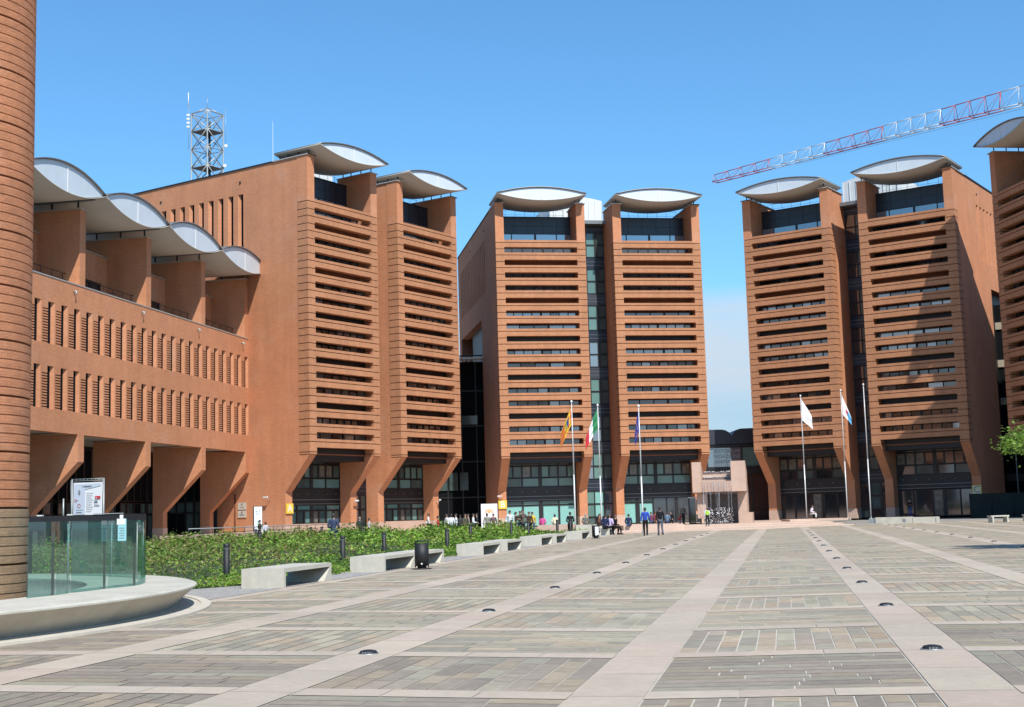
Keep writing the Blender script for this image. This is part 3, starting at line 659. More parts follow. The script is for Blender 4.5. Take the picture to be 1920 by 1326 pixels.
b = MB(); b.box(0, 9.5, 1.0, 1.1, Z0, 4.7, 'glass_dark'); b.box(6.0, 6.1, .9, 1, Z0, 4.7, 'frame_black'); b.box(4.4, 4.5, .9, 1, Z0, 4.7, 'frame_black'); b.build('lower_glazing', au)
b = MB(); b.box(0, 9.5, 1.2, 6, Z0, 7.2, 'panel_dark'); b.build('core', au); big(au)

# ------------------------------------------------------------------ giant brick column, ring seat, glass fence
cx, cy, cr_ = -10.31, 24.3, 1.46
col_ = thing('brick_column', 'huge round brick column with grooved courses cut by the left edge of the photo', 'column', (cx, cy, 0))
def col_part(z0, z1, m_, name):
    pr = []; ch = 0.165; z = z0
    k0 = round(z0 / ch)
    k = 0
    while z < z1 - 1e-6:
        deep = (k0 + k) % 6 == 0
        g = .034 if deep else .017; d = .04 if deep else .018
        pr += [(cr_ - d, z), (cr_ - d, z + g), (cr_, z + g + .004), (cr_ + .001, z + ch * .6), (cr_, z + ch - .002)]; z += ch; k += 1
    b = MB()
    # grooves darker mortar, faces brick
    n = 96
    b.lathe(pr, m_, n, smooth=False)
    return b.build(name, col_)
col_part(0.33, 1.98, 'column_brick_low', 'stained_base'); o = col_part(1.98, 16.5, 'column_brick', 'shaft')
b = MB(); b.lathe([(0.2, .3), (cr_ - .03, .3), (cr_ - .03, 16.6), (.2, 16.6)], 'brick_joint', 48); b.build('core', col_)
RC = (-17.76, 23.94)
def RG(a, r): return GX(RC[0] + r * cos(a), RC[1] + r * sin(a))
rs = thing('ring_seat', 'wide round pale concrete seat with sloping tan underside at the foot of the brick column', 'seat', (RC[0], RC[1], 0))
b = MB(); n = 160
b.lathe([(9.7, .42), (9.7, .50), (11.70, .50), (11.78, .475), (11.78, .45)], 'concrete', n, smooth=False); b.build('seat_top', rs)
b = MB(); b.lathe([(11.78, .45), (11.36, .10), (11.34, -.02)], 'concrete_tan', n); b.build('underside', rs)
b = MB(); b.lathe([(11.3, -.02), (11.3, .09), (11.42, .09), (11.42, -.02)], 'concrete_tan', n); b.build('base', rs)
b = MB(); b.lathe([(11.86, .07), (11.86, .092), (12.05, .092), (12.05, .0)], 'stripe_stone', n, c=RC, smooth=False); o = b.build('ring_kerb'); tag(o, 'thin pale kerb ring around the concrete seat', None, kind='structure')
me = o.data; ca = me.color_attributes.new('Col', 'BYTE_COLOR', 'CORNER'); ca.data.foreach_set('color', np.tile(np.array([.46, .42, .34, 1], 'f'), len(me.loops)))
b = MB(); b.lathe([(11.3, .075), (11.86, .075)], 'grout', n, c=RC, smooth=False); tag(b.build('ring_path'), 'strip of paving under the overhang of the ring seat', None, kind='structure')
b = MB(); b.lathe([(.1, .2), (9.7, .2), (9.7, .45)], 'gravel', 64, c=RC); tag(b.build('court_floor'), 'grey floor inside the ring seat', None, kind='structure')
gf = thing('glass_fence', 'curved fence of clear greenish glass panels standing behind the ring seat', 'fence', (RC[0], RC[1], 0))
GPTS = [(-8.0, 22.14, 0), (-7.80, 22.93, 2), (-7.75, 23.53, 1), (-7.49, 24.77, 2), (-7.22, 25.75, 2), (-7.55, 27.55, 1), (-8.05, 28.9, 1), (-9.1, 30.6, 1), (-10.6, 32.2, 1)]
for i in range(len(GPTS) - 1):
    p = MB(); k = 5; (x0, y0, _), (x1, y1, _) = GPTS[i], GPTS[i + 1]
    nx, ny = (y1 - y0), -(x1 - x0); L_ = math.hypot(nx, ny); bul = L_ * .03
    def gp_(t): f_ = 4 * t * (1 - t) * bul / L_; return (x0 + (x1 - x0) * t + nx * f_ - RC[0], y0 + (y1 - y0) * t + ny * f_ - RC[1])
    for j in range(k):
        a, c_ = gp_(.012 + .976 * j / k), gp_(.012 + .976 * (j + 1) / k)
        p.add([(*a, .5), (*c_, .5), (*c_, 1.73), (*a, 1.73)], [(0, 1, 2, 3)], 'fence_glass')
    p.build('glass_panel', gf)
for i, (x, y, kd) in enumerate(GPTS):
    if not kd: continue
    p = MB(); x -= RC[0]; y -= RC[1]; p.tube((x - .05, y, .2), (x - .05, y, 1.7), .024 if kd == 2 else .01, 'black_metal' if kd == 2 else 'galvanised', 6); p.build('post', gf)
b = thing('stair_canopy', 'long black steel beam over the stairwell behind the glass fence', 'canopy', (-9.78, 33.6, -.13), -.12)
q = MB(); q.box(-4.6, 0.0, 0, 1.5, 1.70, 2.06, 'black_metal'); q.build('beam', b)
q = MB()
for x in (-4.3, -2.9): q.box(x - .05, x + .05, .9, 1.0, .1, 1.70, 'black_metal')
q.build('post', b)
q = MB(); q.box(-.75, .03, -.03, .0, 2.065, 2.085, 'galvanised'); q.build('edge_strip', b)
for x in (-.9, -1.5, -2.3): q = MB(); q.box(x, x + .14, .1, .2, 2.06, 2.09, 'white_paint'); q.build('spot_lamp', b)
q = MB(); q.box(-.08, .12, -.012, 0, -.03, .42, 'paper_teal'); q.box(-.1, .1, -.02, -.012, .3, .42, 'poster_white'); q.box(-.03, .05, -.025, -.01, .42, .5, 'poster_white')
for k in range(5): q.box(-.05 + .02 * (k % 2), .08, -.016, -.0125, .02 + .05 * k, .035 + .05 * k, 'ink_grey')
o = q.build('paper_notice'); o.location = (-7.30, 25.0, 1.38); o.rotation_euler = (0, 0, -.1); tag(o, 'white and pale blue paper notice stuck on the glass fence', 'notice'); o.scale = (.8, .8, .9)
# sponsor board on a truss frame
bd = thing('sponsor_board', 'white and grey sponsor board lashed in a square truss frame above the black beam', 'sign', (-19.1, 60.2, -.16), -.33)
q = MB(); q.box(-.76, .76, .02, .04, 2.32, 3.78, 'poster_white'); q.build('panel', bd)
q = MB(); q.box(-.72, -.14, 0, .018, 2.36, 3.72, 'poster_grey'); q.add([(-.14, .0, 3.72), (.70, .0, 3.72), (.70, .0, 3.62), (-.14, .0, 3.46)], [(0, 1, 2, 3)], 'poster_grey'); q.build('grey_print', bd)
q = MB(); yy = -.012
q.prism([(-.43 + .06 * cos(2 * pi * i / 14), 3.34 + .12 * sin(2 * pi * i / 14)) for i in range(14)], 'y', yy, 0, 'ink_grey')
for cx_, cz_, r_, m_ in ((-.62, 2.98, .055, 'ink_red'), (-.44, 2.75, .08, 'ink_red')):
    for i in range(14):
        a0, a1 = 2 * pi * i / 14, 2 * pi * (i + .8) / 14; q.tube((cx_ + r_ * cos(a0), yy, cz_ + r_ * sin(a0)), (cx_ + r_ * cos(a1), yy, cz_ + r_ * sin(a1)), .009, m_, 4)
q.box(.40, .68, yy, .0, 3.04, 3.16, 'ink_red'); q.box(.44, .50, yy - .004, yy, 3.06, 3.1, 'poster_white'); q.box(.36, .54, yy, .0, 2.88, 2.97, 'ink_grey')
for k in range(4): q.box(.38 + .07 * k, .42 + .07 * k, yy, .0, 2.72, 2.80 - .01 * k, 'ink_grey')
for k in range(9): q.box(-.06, .22 + .04 * (k % 3), yy + .004, .0, 2.5 + .1 * k, 2.512 + .1 * k, 'ink_grey')
q.box(-.6, -.24, yy, .0, 2.56, 2.575, 'ink_grey'); q.box(-.58, -.3, yy, .0, 2.44, 2.465, 'ink'); q.box(-.56, -.48, yy, .0, 2.98, 3.0, 'ink_grey')
q.build('print', bd)
text_obj('il calendario', .1, 'ink', bd, (-.02, -.016, 3.61), (pi / 2, 0, 0))
q = MB(); R_ = .84
for x in (-R_, R_): q.tube((x, .03, .0), (x, .03, 3.95), .03, 'galvanised', 6)
for z in (2.2, 2.28, 3.86, 3.94): q.tube((-R_, .03, z), (R_, .03, z), .014, 'galvanised', 5)
for k in range(9): x = -R_ + .2 * k + .02; q.tube((x, .03, 2.2), (x, .03, 2.28), .01, 'galvanised', 4); q.tube((x, .03, 3.86), (x, .03, 3.94), .01, 'galvanised', 4)
for x in (-R_, R_): q.tube((x - .06, .03, 2.2), (x - .06, .03, 3.9), .01, 'galvanised', 4)
q.tube((-1.35, .1, 1.8), (-1.35, .1, 3.1), .035, 'galvanised', 6); q.build('truss_frame', bd)

# ------------------------------------------------------------------ dome lights set in the paving
lp = thing('ground_light', None, None); lp.location = (0, 0, 0)
q = MB(); q.lathe([(.118, .0), (.116, .010), (.095, .036), (.05, .046), (.001, .048)], 'black_metal', 18); q.build('dome', lp)
q = MB(); q.lathe([(.130, .0), (.130, .006), (.117, .007)], 'galvanised', 18); q.build('rim', lp)
q = MB()
for a in range(3): q.box(-.045 + a * .035, -.025 + a * .035, -.113, -.08, .012, .028, 'glass_blue')
q.build('lens_slot', lp)
first = True
for ui, (u, row, n0, n1) in enumerate([(-4.99, 'left', 0, 12), (1.55, 'middle', 0, 12), (8.18, 'right', 5, 16)]):
    for k in range(n0, n1):
        o = lp if first else copy_tree(lp); first = False
        v = 15.86 + 6.82 * k; o.location = UV(u, v, G(u, v) + .008); o.rotation_euler = (0, 0, -S)
        tag(o, f'small black dome light, {ORD[k - n0]} one counted from the near end of the {row} row', 'ground light', 'dome lights set in the paving')

# ------------------------------------------------------------------ concrete benches along the kerb
bv = [30.7, 39.0, 42.75, 52.5, 57.3, 65.7, 70.2, 79.4, 84.6, 92.4]
def bench_mesh(parent, L_=3.45):
    q = MB(); q.box(-1.08, 0, 0, L_, .36, .46, 'concrete'); q.build('seat', parent)
    q = MB(); q.box(-1.08, 0, 0, .12, 0, .36, 'concrete'); q.build('leg', parent)
    q = MB(); q.prism([(L_, 0), (L_, .36), (L_ - .12, .36), (L_ - .62, 0)], 'x', -1.08, 0, 'concrete'); q.build('leg', parent)
bp = thing('concrete_bench', None, None); bench_mesh(bp)
for k, v in enumerate(bv):
    o = bp if k == 0 else copy_tree(bp)
    o.location = UV(-11.72, v, G(-11.7, v) + .012); o.rotation_euler = (0, 0, -S)
    tag(o, ['large pale concrete bench standing nearest the ring seat, a bollard behind its left end', 'pale concrete bench just short of the near black litter bin', 'pale concrete bench right behind the near black litter bin', 'fourth pale concrete bench from the ring seat, first one beyond the near bin', 'fifth pale concrete bench from the ring seat', 'sixth pale concrete bench from the ring seat', 'seventh pale concrete bench from the ring seat', 'pale concrete bench just short of the far black litter bin', 'pale concrete bench just behind the far black litter bin', 'farthest concrete bench of the row, three people sitting on it'][k], 'bench', 'concrete benches along the planting')
# litter bins
def bin_(u, v, label, paper=False):
    t = thing('litter_bin', label, 'litter bin', UV(u, v, G(u, v) + .012), -S, 'black litter bins beside the benches')
    q = MB(); q.lathe([(.001, .1), (.205, .1), (.205, .78), (.0, .78)], 'black_metal', 24); q.build('drum', t)
    q = MB(); q.lathe([(.17, .84), (.215, .84), (.215, .87), (.0, .885)], 'black_metal', 24); q.build('lid', t)
    q = MB(); q.box(-.22, -.19, -.02, .02, .05, .86, 'black_metal'); q.box(.19, .22, -.02, .02, .05, .86, 'black_metal'); q.build('bracket', t)
    q = MB(); q.lathe([(.0, .0), (.3, .0), (.3, .02), (.14, .03), (.14, .1)], 'black_metal', 20); q.build('foot', t)
    q = MB(); q.lathe([(.0, .0), (.03, .0), (.03, .01), (.0, .012)], 'poster_white', 10); o = q.build('badge', t); o.location = (.05, -.207, .16); o.rotation_euler = (pi / 2, 0, 0)
    if paper: q = MB(); q.box(.0, .22, -.23, -.215, .2, .7, 'poster_white'); q.build('white_sheet', t)
    return t
bin_(-10.98, 40.5, 'black cylindrical litter bin near the ring seat, standing before two benches')
bin_(-11.2, 81.6, 'black litter bin with a white sheet on it at the far end of the benches', True)
# bollards
bo = thing('bollard_light', None, None)
q = MB(); q.lathe([(.095, 0), (.095, .82), (.078, .825), (.078, .84), (.095, .845), (.095, 1.0), (.0, 1.005)], 'black_metal', 16); q.build('post', bo)
q = MB(); q.lathe([(.097, .86), (.097, .875)], 'galvanised', 16); q.lathe([(.082, .825), (.082, .84)], 'galvanised', 16); q.build('light_ring', bo)
bl = [(425, -15.76, 36.72, 1), (643, -15.72, 47.08, 1), (716, -16.6, 55.2, 1), (839, -15.22, 60.65, 1), (494, -25.5, 63.5, 1.1), (667, -24.0, 75.5, 1.1), (882, -17.4, 74.8, 1.1), (958, -16.4, 81.5, 1.1), (987, -15.8, 84, 1.15), (1041, -15.6, 94, 1.15), (1061, -14.9, 95.5, 1.15), (457, -34, 84, 1.1), (524, -34.5, 96, 1.1), (540, -34.2, 97.5, 1.1)]
bn = ['black bollard light behind the bench nearest the ring seat', 'black bollard light left of the second bench', 'black bollard light close behind the second bench, left of the near litter bin', 'black bollard light right of the near litter bin, behind a bench', 'black bollard light among the plants right of the wall totem', 'small black bollard light half hidden by plants under the first tower', 'short black bollard light behind the fourth bench', 'black bollard light before the man in white and the yellow sign', 'black bollard light before the person in yellow', 'black bollard light left of the person in dark seated before the teal shop glass', 'black bollard light right beside the first flagpole base', 'black bollard light by the handrail near the wall plaques', 'black bollard light right of the wall totem, before the brick flank', 'black bollard light under the square letter A sign']
for k, (px, u, v, h) in enumerate(bl):
    o = bo if k == 0 else copy_tree(bo)
    z = G(u, v) + (.0); o.location = UV(u, v, z); o.scale = (1, 1, h); tag(o, bn[k], 'bollard', 'black bollard lights in the planting')

# ------------------------------------------------------------------ planting
def leaves(name, pts, size, cols, parent=None, rr=random, aspect=1.7, up=.5):
    n = len(pts); P = np.array(pts, 'f'); R = np.random.RandomState(rr.randint(0, 99999))
    d = R.normal(size=(n, 3)); d[:, 2] = d[:, 2] * .45; d /= np.linalg.norm(d, axis=1)[:, None]
    nr = R.normal(size=(n, 3)) * .75; nr[:, 2] += up + .4; e = np.cross(d, nr); e /= np.linalg.norm(e, axis=1)[:, None]
    s_ = (np.array(size, 'f') * R.uniform(.6, 1.3, n))[:, None]
    a = P - d * s_ * aspect * .5; c = P + d * s_ * aspect * .5; nn = np.cross(e, d) * s_ * .15
    b1 = P + e * s_ * .5 + nn; b2 = P - e * s_ * .5 + nn
    V = np.stack([a, b1, c, b2], 1).reshape(-1, 3)
    me = bpy.data.meshes.new(name); me.vertices.add(4 * n); me.vertices.foreach_set('co', V.ravel()); me.loops.add(4 * n); me.loops.foreach_set('vertex_index', np.arange(4 * n, dtype='i'))
    me.polygons.add(n); me.polygons.foreach_set('loop_start', np.arange(0, 4 * n, 4, dtype='i')); me.polygons.foreach_set('loop_total', np.full(n, 4, 'i')); me.update(); me.validate()
    me.materials.append(MT['leaf']); ca = me.color_attributes.new('Col', 'BYTE_COLOR', 'CORNER')
    C = (np.array(cols, 'f') if len(cols) == n else np.array(cols, 'f')[R.randint(0, len(cols), n)]) * R.uniform(.75, 1.25, (n, 1)); C = np.clip(C * 1.0, 0, 1); C = np.c_[C, np.ones(n)]
    lin = np.repeat(C, 4, 0).astype('f'); ca.data.foreach_set('color', lin.ravel())
    return link(name, me, parent)
rp = random.Random(21)
def inbed(u, v):
    if u > -12.75 - (0 if v > 33 else (33 - v) * .6): return False
    if v < 30.0 or v > 99: return False
    if u < -36 + max(0, (34 - v)) * 2: return False
    x, y = UV(u, v)[:2]
    return (x - RC[0]) ** 2 + (y - RC[1]) ** 2 > 12.25 ** 2
def hgt(u, v):
    f = .30 if u > -16.2 else min(1, .30 + (-16.2 - u) / 2.6 * .7)
    t = min(1, max(0, (v - 33) / 26)); h = (.52 + .66 * t) * f
    h *= .86 + .16 * sin(u * 1.3 + v * .35) + .13 * sin(v * .9 - u * .6)
    if u < -23 and v > 60: h *= .86
    return max(.14, min(h, 1.25))
green = [(.13, .25, .025), (.17, .31, .035), (.09, .19, .02), (.21, .36, .05), (.25, .33, .06)]
dull = [(.18, .20, .05), (.22, .20, .07), (.13, .18, .04), (.24, .15, .075), (.12, .19, .035)]
pg, pd, sg, sd = [], [], [], []; cg = []; deep = [(.05, .12, .015), (.075, .15, .02), (.10, .18, .025)]; lite = [(.20, .36, .04), (.25, .38, .06), (.28, .34, .07)]; brn = [(.16, .10, .05), (.2, .14, .07)]
cnt = 0
while cnt < 210000:
    v = 30 + 69 * rp.random() ** 1.7; u = -12.2 - 23.8 * rp.random() ** 1.15
    if not inbed(u, v): cnt += .3; continue
    # plants come as clumps: skip leaf positions in the gaps between them
    cl = sin(u * 2.1 + 1.3 * sin(v * .8)) * sin(v * 1.7 + 1.1 * sin(u * .9))
    h = hgt(u, v) * (.74 + .36 * cl)
    z = G(u, v) + h * (rp.random() ** .55) * rp.uniform(.75, 1.12)
    if rp.random() < .03: z += rp.uniform(.04, .26)
    w = UV(u, v, z); s_ = (.05 if v < 42 else .066 if v < 60 else .1) * rp.uniform(.6, 1.35); cnt += 1
    dd = (u < -17 and v < 56) or (u < -25)
    if dd and rp.random() < .5: pd.append(tuple(w)); sd.append(s_)
    else:
        pg.append(tuple(w)); sg.append(s_); c2 = sin(u * 1.1 + 2.3 * sin(v * .31)) * sin(v * .62 + 1.7 * sin(u * .47)) + rp.gauss(0, .35)
        cg.append(rp.choice(brn) if rp.random() < .035 else rp.choice(lite) if c2 > .45 else rp.choice(deep) if c2 < -.35 else rp.choice(green))
b = MB()
gu = [-36 + 1.2 * i for i in range(21)]; gv = [28 + 3 * j for j in range(25)]
V = []; F = []
idx = {}
for i, u in enumerate(gu):
    for j, v in enumerate(gv): idx[i, j] = len(V); V.append(tuple(UV(min(u, -12.1), v, G(u, v) + (hgt(min(u, -12.4), v) * .45 if inbed(min(u, -12.4), v) and u > -35.5 and j < 23 else -.08))))
for i in range(len(gu) - 1):
    for j in range(len(gv) - 1):
        if inbed(min(gu[i + 1], -12.4), gv[j] + 1.5): F.append((idx[i, j], idx[i + 1, j], idx[i + 1, j + 1], idx[i, j + 1]))
b.add(V, F, 'soil'); tag(b.build('planting_soil'), 'dark soil under the shrubs', None, kind='structure')
hedge = leaves('shrub_bed', pg, sg, cg, rr=rp); tag(hedge, 'bright green leafy shrubs and ground cover filling the bed behind the benches', 'ground cover', kind='stuff')
hd2 = leaves('dull_shrubs', pd, sd, dull, rr=rp); tag(hd2, 'reddish and olive twiggy shrubs mixed in on the left of the bed', 'ground cover', kind='stuff')
# pink low wall and handrail before the wing
lw = thing('low_wall', 'low pink stone wall with a thin metal handrail in front of the low wing', 'wall', UV(-40.6, 0, 0), 0); lw.rotation_euler = (0, 0, pi / 2 - S)
q = MB(); q.box(84, 121, -.15, .15, 0, .86, 'pink_stone'); q.box(84, 121, -.18, .18, .86, .92, 'step_stone'); q.build('wall', lw)
q = MB(); q.tube((90, .9, 1.32), (121, .9, 1.30), .035, 'galvanised', 6); q.tube((90, .9, 1.0), (121, .9, 1.0), .02, 'black_metal', 5)
for k in range(16): q.tube((90 + 2.05 * k, .9, .1), (90 + 2.05 * k, .9, 1.31), .025, 'black_metal', 5)
q.build('handrail', lw)
q = MB(); q.box(84.01, 121, .15, 5, 0, .3, 'ground'); q.build('ramp', lw)

# ------------------------------------------------------------------ wall signs, totem, plaques, cameras
def onb(root, x, y, z): return root.matrix_world @ Vector((x, y, z))
bpy.context.view_layer.update()
def sqsign(root, x, letter, label, m_='sign_yellow', z=2.55, face='sign_face', ink='poster_white'):
    w = onb(root, x, OV - .03, z); t = thing('letter_sign', label, 'sign', w, root.rotation_euler[2], 'square letter signs on the tower piers')
    q = MB(); q.box(-.47, .47, -.1, .0, -.47, .47, m_); q.build('box', t); q = MB(); q.box(-.40, .40, -.105, -.1, -.40, .40, face); q.build('face', t)
    text_obj(letter, .95, ink, t, (0, -.11, 0), (pi / 2, 0, 0)); return t
sqsign(tA, TF / 2, 'A', 'yellow square sign with letter A on the pier of the left tower'); sqsign(tB, TF / 2, 'B', 'pale yellow square sign with letter B on the pier of the middle tower'); t = sqsign(tC, TOT - TF / 2, 'C', 'ivory square sign with letter C on the shaded pier of the right tower', z=2.6, face='sign_ivory', ink='ink_grey')
def camera_thing(root, x, y, z, rz, label):
    w = onb(root, x, y, z); t = thing('security_camera', label, 'security camera', w, root.rotation_euler[2] + rz, 'white security cameras on the piers')
    q = MB(); q.tube((0, .0, -.25), (0, -.45, .0), .035, 'metal_light', 6); q.build('bracket', t)
    q = MB(); q.box(-.34, .16, -.55, -.4, 0, .14, 'white_paint'); q.build('housing', t)
camera_thing(tA, 0, 3.9, 3.35, -pi / 2, 'white security camera on the sunlit flank of the left tower')
camera_thing(tA, WB - TF / 2, OV, 3.0, 0, 'white security camera on the right pier of the first slatted bay')
camera_thing(tA, TOT - TF / 2, OV, 3.0, .5, 'white security camera on the last pier of the left tower')
camera_thing(tB, TF / 2, OV, 3.2, -.6, 'white security camera above the letter B sign')
for k, z in enumerate((2.84, 2.27)):
    w = onb(tA, -.02, 6.62, z); t = thing('wall_plaque', ['upper pale stone plaque with a small crest on the brick flank', 'lower pale stone plaque with a small crest on the brick flank'][k], 'plaque', w, tA.rotation_euler[2] - pi / 2, 'pale plaques on the brick flank')
    q = MB(); q.box(-.54, .54, -.05, 0, -.33, .33, 'plaque_stone'); q.build('slab', t)
    q = MB(); q.box(-.06, .06, -.056, -.05, .03, .26, 'ink_grey'); q.box(-.09, .09, -.056, -.05, .12, .2, 'ink_grey'); q.box(-.26, .26, -.056, -.05, -.14, -.08, 'ink_grey')
    if k: q.box(-.38, .38, -.056, -.05, -.06, -.02, 'ink_grey')
    q.build('crest', t)
w = onb(tA, -.02, 7.35, 0); q = MB(); q.tube((0, 0, 0), (0, 0, 4.9), .07, 'brick_joint', 8); o = q.build('downpipe'); o.location = w; tag(o, 'dark brown downpipe on the brick flank beside the plaques', 'downpipe')
t = thing('info_totem', 'tall narrow information panel with a faded map beside the brick flank', 'sign', (-21.5, 112.5, .3), .55)
q = MB(); q.box(-.38, .38, 0, .12, 0, 2.7, 'black_metal'); q.build('stand', t); q = MB(); q.box(-.34, .36, -.02, -.001, .1, 2.66, 'poster_white'); q.build('face', t)
q = MB(); rr = random.Random(4)
for k in range(16): x = rr.uniform(-.2, .2); z = rr.uniform(.8, 2.3); q.box(x - .06, x + .08, -.026, -.0205, z, z + rr.uniform(.04, .16), rr.choice(['paper_teal', 'poster_grey', 'sign_ivory']))
q.build('map_print', t)
t = thing('white_panel', 'tall white panel printed with an orange sunburst beside the letter B pier', 'sign', (-2.25, 112.0, .1), -.05)
q = MB(); q.box(-.68, .68, 0, .08, 0, 2.55, 'poster_white'); q.build('board', t)
q = MB()
for i in range(9):
    a = pi * (i + .5) / 9; q.prism([(.16 * cos(a), 1.78 + .16 * sin(a)), (.36 * cos(a - .12), 1.78 + .36 * sin(a - .12)), (.36 * cos(a + .12), 1.78 + .36 * sin(a + .12))], 'y', -.012, -.001, 'ink_orange')
q.prism([(.11 * cos(2 * pi * i / 5 + pi / 2 + (pi / 5 if i % 1 else 0)), 1.88 + .11 * sin(2 * pi * i / 5 + pi / 2)) for i in range(5)], 'y', -.014, -.002, 'ink_orange')
for k in range(3): q.box(-.3 + .05 * k, .3 - .05 * k, -.01, -.001, 1.3 - .16 * k, 1.34 - .16 * k, 'ink_grey')
q.build('sunburst_print', t)

# ------------------------------------------------------------------ fountain
fo = thing('fountain', 'pink stone waterfall fountain with two tall cheeks and water falling into spray', 'fountain', (19.0, 127.5, .31), -.22)
FW = 4.65
q = MB()
q.prism([(0, 3.0), (0, 5.75), (.0, 5.85), (.6, 5.85), (2.6, 4.75), (4.6, 4.75), (4.6, 2.9), (1.2, 2.9)], 'x', -FW / 2, -FW / 2 + .85, 'pink_stone'); q.box(-FW / 2 + .3, -FW / 2 + 1.15, .9, 4.4, .55, 2.95, 'pink_stone'); q.build('left_cheek', fo)
q = MB(); q.prism([(0, 3.0), (0, 5.85), (.55, 5.85), (2.7, 4.9), (2.7, 3.0)], 'x', FW / 2 - 1.0, FW / 2 + .35, 'pink_stone'); q.prism([(1.4, 0), (1.4, 2.98), (2.68, 2.98), (4.4, 2.98), (4.4, 0)], 'x', FW / 2 - .55, FW / 2 + .30, 'pink_stone'); q.box(FW / 2 + .3, FW / 2 + .75, 1.5, 4.4, 0, 1.0, 'pink_stone'); q.build('right_cheek', fo)
q = MB(); q.prism([(.1, 3.02), (-.05, 4.0), (.25, 4.0), (.45, 3.0)], 'x', -FW / 2 + .85, FW / 2 - 1.0, 'pink_stone'); q.build('spout_apron', fo)
q = MB()
for k in range(5): q.box(-FW / 2 + .85, FW / 2 - 1.0, .4 + .42 * k, 4.5, 3.6 + .27 * k, 3.87 + .27 * k, 'wet_stone' if k % 2 == 0 else 'step_stone')
q.build('cascade_steps', fo)
q = MB(); q.box(-FW / 2 + 1.15, FW / 2 - .6, 3.6, 4.0, 0, 2.95, 'wet_stone'); q.box(-FW / 2 + .8, FW / 2 - .55, .5, 3.8, 2.8, 3.0, 'wet_stone'); q.build('back_wall', fo)
rr = random.Random(9)
q = MB()
for k in range(15):
    x = rr.uniform(-FW / 2 + .9, FW / 2 - 1.05); y = rr.uniform(-.12, .0); z = 3.05; w = rr.uniform(.015, .035); z1 = rr.uniform(.4, 1.6)
    q.add([(x, y, z), (x + w, y, z), (x + w + rr.uniform(-.03, .03), y - .1, z1), (x - .01, y - .1, z1)], [(0, 1, 2, 3)], 'water')
for k in range(34): x = rr.uniform(-FW / 2 + .9, FW / 2 - 1.05); q.tube((x, -.06, 3.9), (x + .04, -.09, 3.1), .012, 'water', 4)
q.build('falling_water', fo)
q = MB()
for k in range(620):
    t_ = rr.random() ** 1.6; x = rr.uniform(-FW / 2 + 1.0, FW / 2 - 1.0); z = .05 + 1.45 * t_; y = rr.uniform(-.5, 1.0); r_ = rr.uniform(.012, .045)
    q.tube((x, y, z), (x + rr.uniform(-.03, .03), y, z + r_ * 2.2), r_, 'foam' if rr.random() < .35 else 'wet_stone', 5)
for k in range(60): x = rr.uniform(-FW / 2 + .9, FW / 2 - 1.05); kk = rr.choice([0, 2, 4]); q.tube((x, .36 + .42 * kk, 3.86 + .27 * kk), (x + rr.uniform(.03, .2), .36 + .42 * kk, 3.88 + .27 * kk), .035, 'foam', 5)
q.build('spray', fo)['kind'] = 'stuff'
q = MB(); q.box(-FW / 2 + 1.1, FW / 2 - .6, -.6, 3.6, .0, .03, 'wet_stone'); q.build('basin', fo)

# ------------------------------------------------------------------ flagpoles and flags
def pole(x, y, z0, z1, label, r=.052):
    t = thing('flagpole', label, 'flagpole', (x, y, z0), 0, 'white flagpoles before the towers')
    q = MB(); h = z1 - z0; q.tube((0, 0, 0), (0, 0, h * .45), r, 'pole_white', 12); q.tube((0, 0, h * .45), (0, 0, h), r * .85, 'pole_white', 12, r2=r * .6); q.build('pole', t)
    q = MB(); q.lathe([(0, h), (.09, h + .06), (.09, h + .14), (.05, h + .22), (0, h + .24)], 'white_paint', 10); q.build('finial', t)
    q = MB(); q.lathe([(r + .04, 0), (r + .04, .18), (r, .2)], 'galvanised', 12); q.build('base_collar', t)
    q = MB(); q.tube((r + .02, -.02, 1.2), (r * .6 + .02, -.02, h - .1), .008, 'ink_grey', 4); q.build('halyard', t)
    return t
pole(9.03, 97.0, .10, 9.1, 'flagpole with the blue starred flag, third from the left'); pole(6.55, 104.5, .1, 9.85, 'flagpole with the green, white and red flag'); pole(4.5, 104, .1, 10.15, 'leftmost flagpole, with the golden flag'); 
pole(28.26, 132, .36, 12.4, 'flagpole with the plain white flag'); pole(32.0, 131, .36, 12.75, 'flagpole with the white flag carrying a coloured emblem'); pole(33.2, 127, .3, 12.9, 'bare white flagpole without a flag, rightmost of the six')
def flag(name, x, y, ztop, hoist, fly, dirx, dz, tailw, colf, label, cat='flag', folds=3.0, amp=.10, depth=.35):
    """a hanging flag; s runs along the fly, t down the hoist"""
    ns, nt_ = 28, 16; V = []; F = []; M = []
    for i in range(ns + 1):
        s_ = i / ns
        for j in range(nt_ + 1):
            t_ = j / nt_; wdt = 1 + (tailw - 1) * s_
            px = dirx * fly * s_ * (1 - .12 * s_) + (t_ - .5) * (1 - wdt) * .0
            pz = -hoist * t_ * (wdt) - dz * fly * s_ - (1 - wdt) * hoist * .15
            px += dirx * (1 - t_) * hoist * -.05 * s_
            py = amp * sin(2 * pi * (folds * (t_ * .8 + s_ * .25))) * min(1, s_ * 3 + .15) - depth * s_
            V.append((px, py, pz))
    b = MB(); cs = {}
    for i in range(ns):
        for j in range(nt_):
            a = i * (nt_ + 1) + j; cs.setdefault(colf((i + .5) / ns, (j + .5) / nt_), []).append((a, a + 1, a + nt_ + 2, a + nt_ + 1))
    for k_, fs in cs.items():
        if k_ not in MT: raise KeyError(k_)
    b.v = V
    for k_, fs in cs.items():
        mi = b.mid(k_)
        for f in fs: b.f.append(f); b.mi.append(mi); b.sm.append(True)
    o = b.build(name); o.location = (x, y, ztop); return tag(o, label, cat, 'flags on the poles')
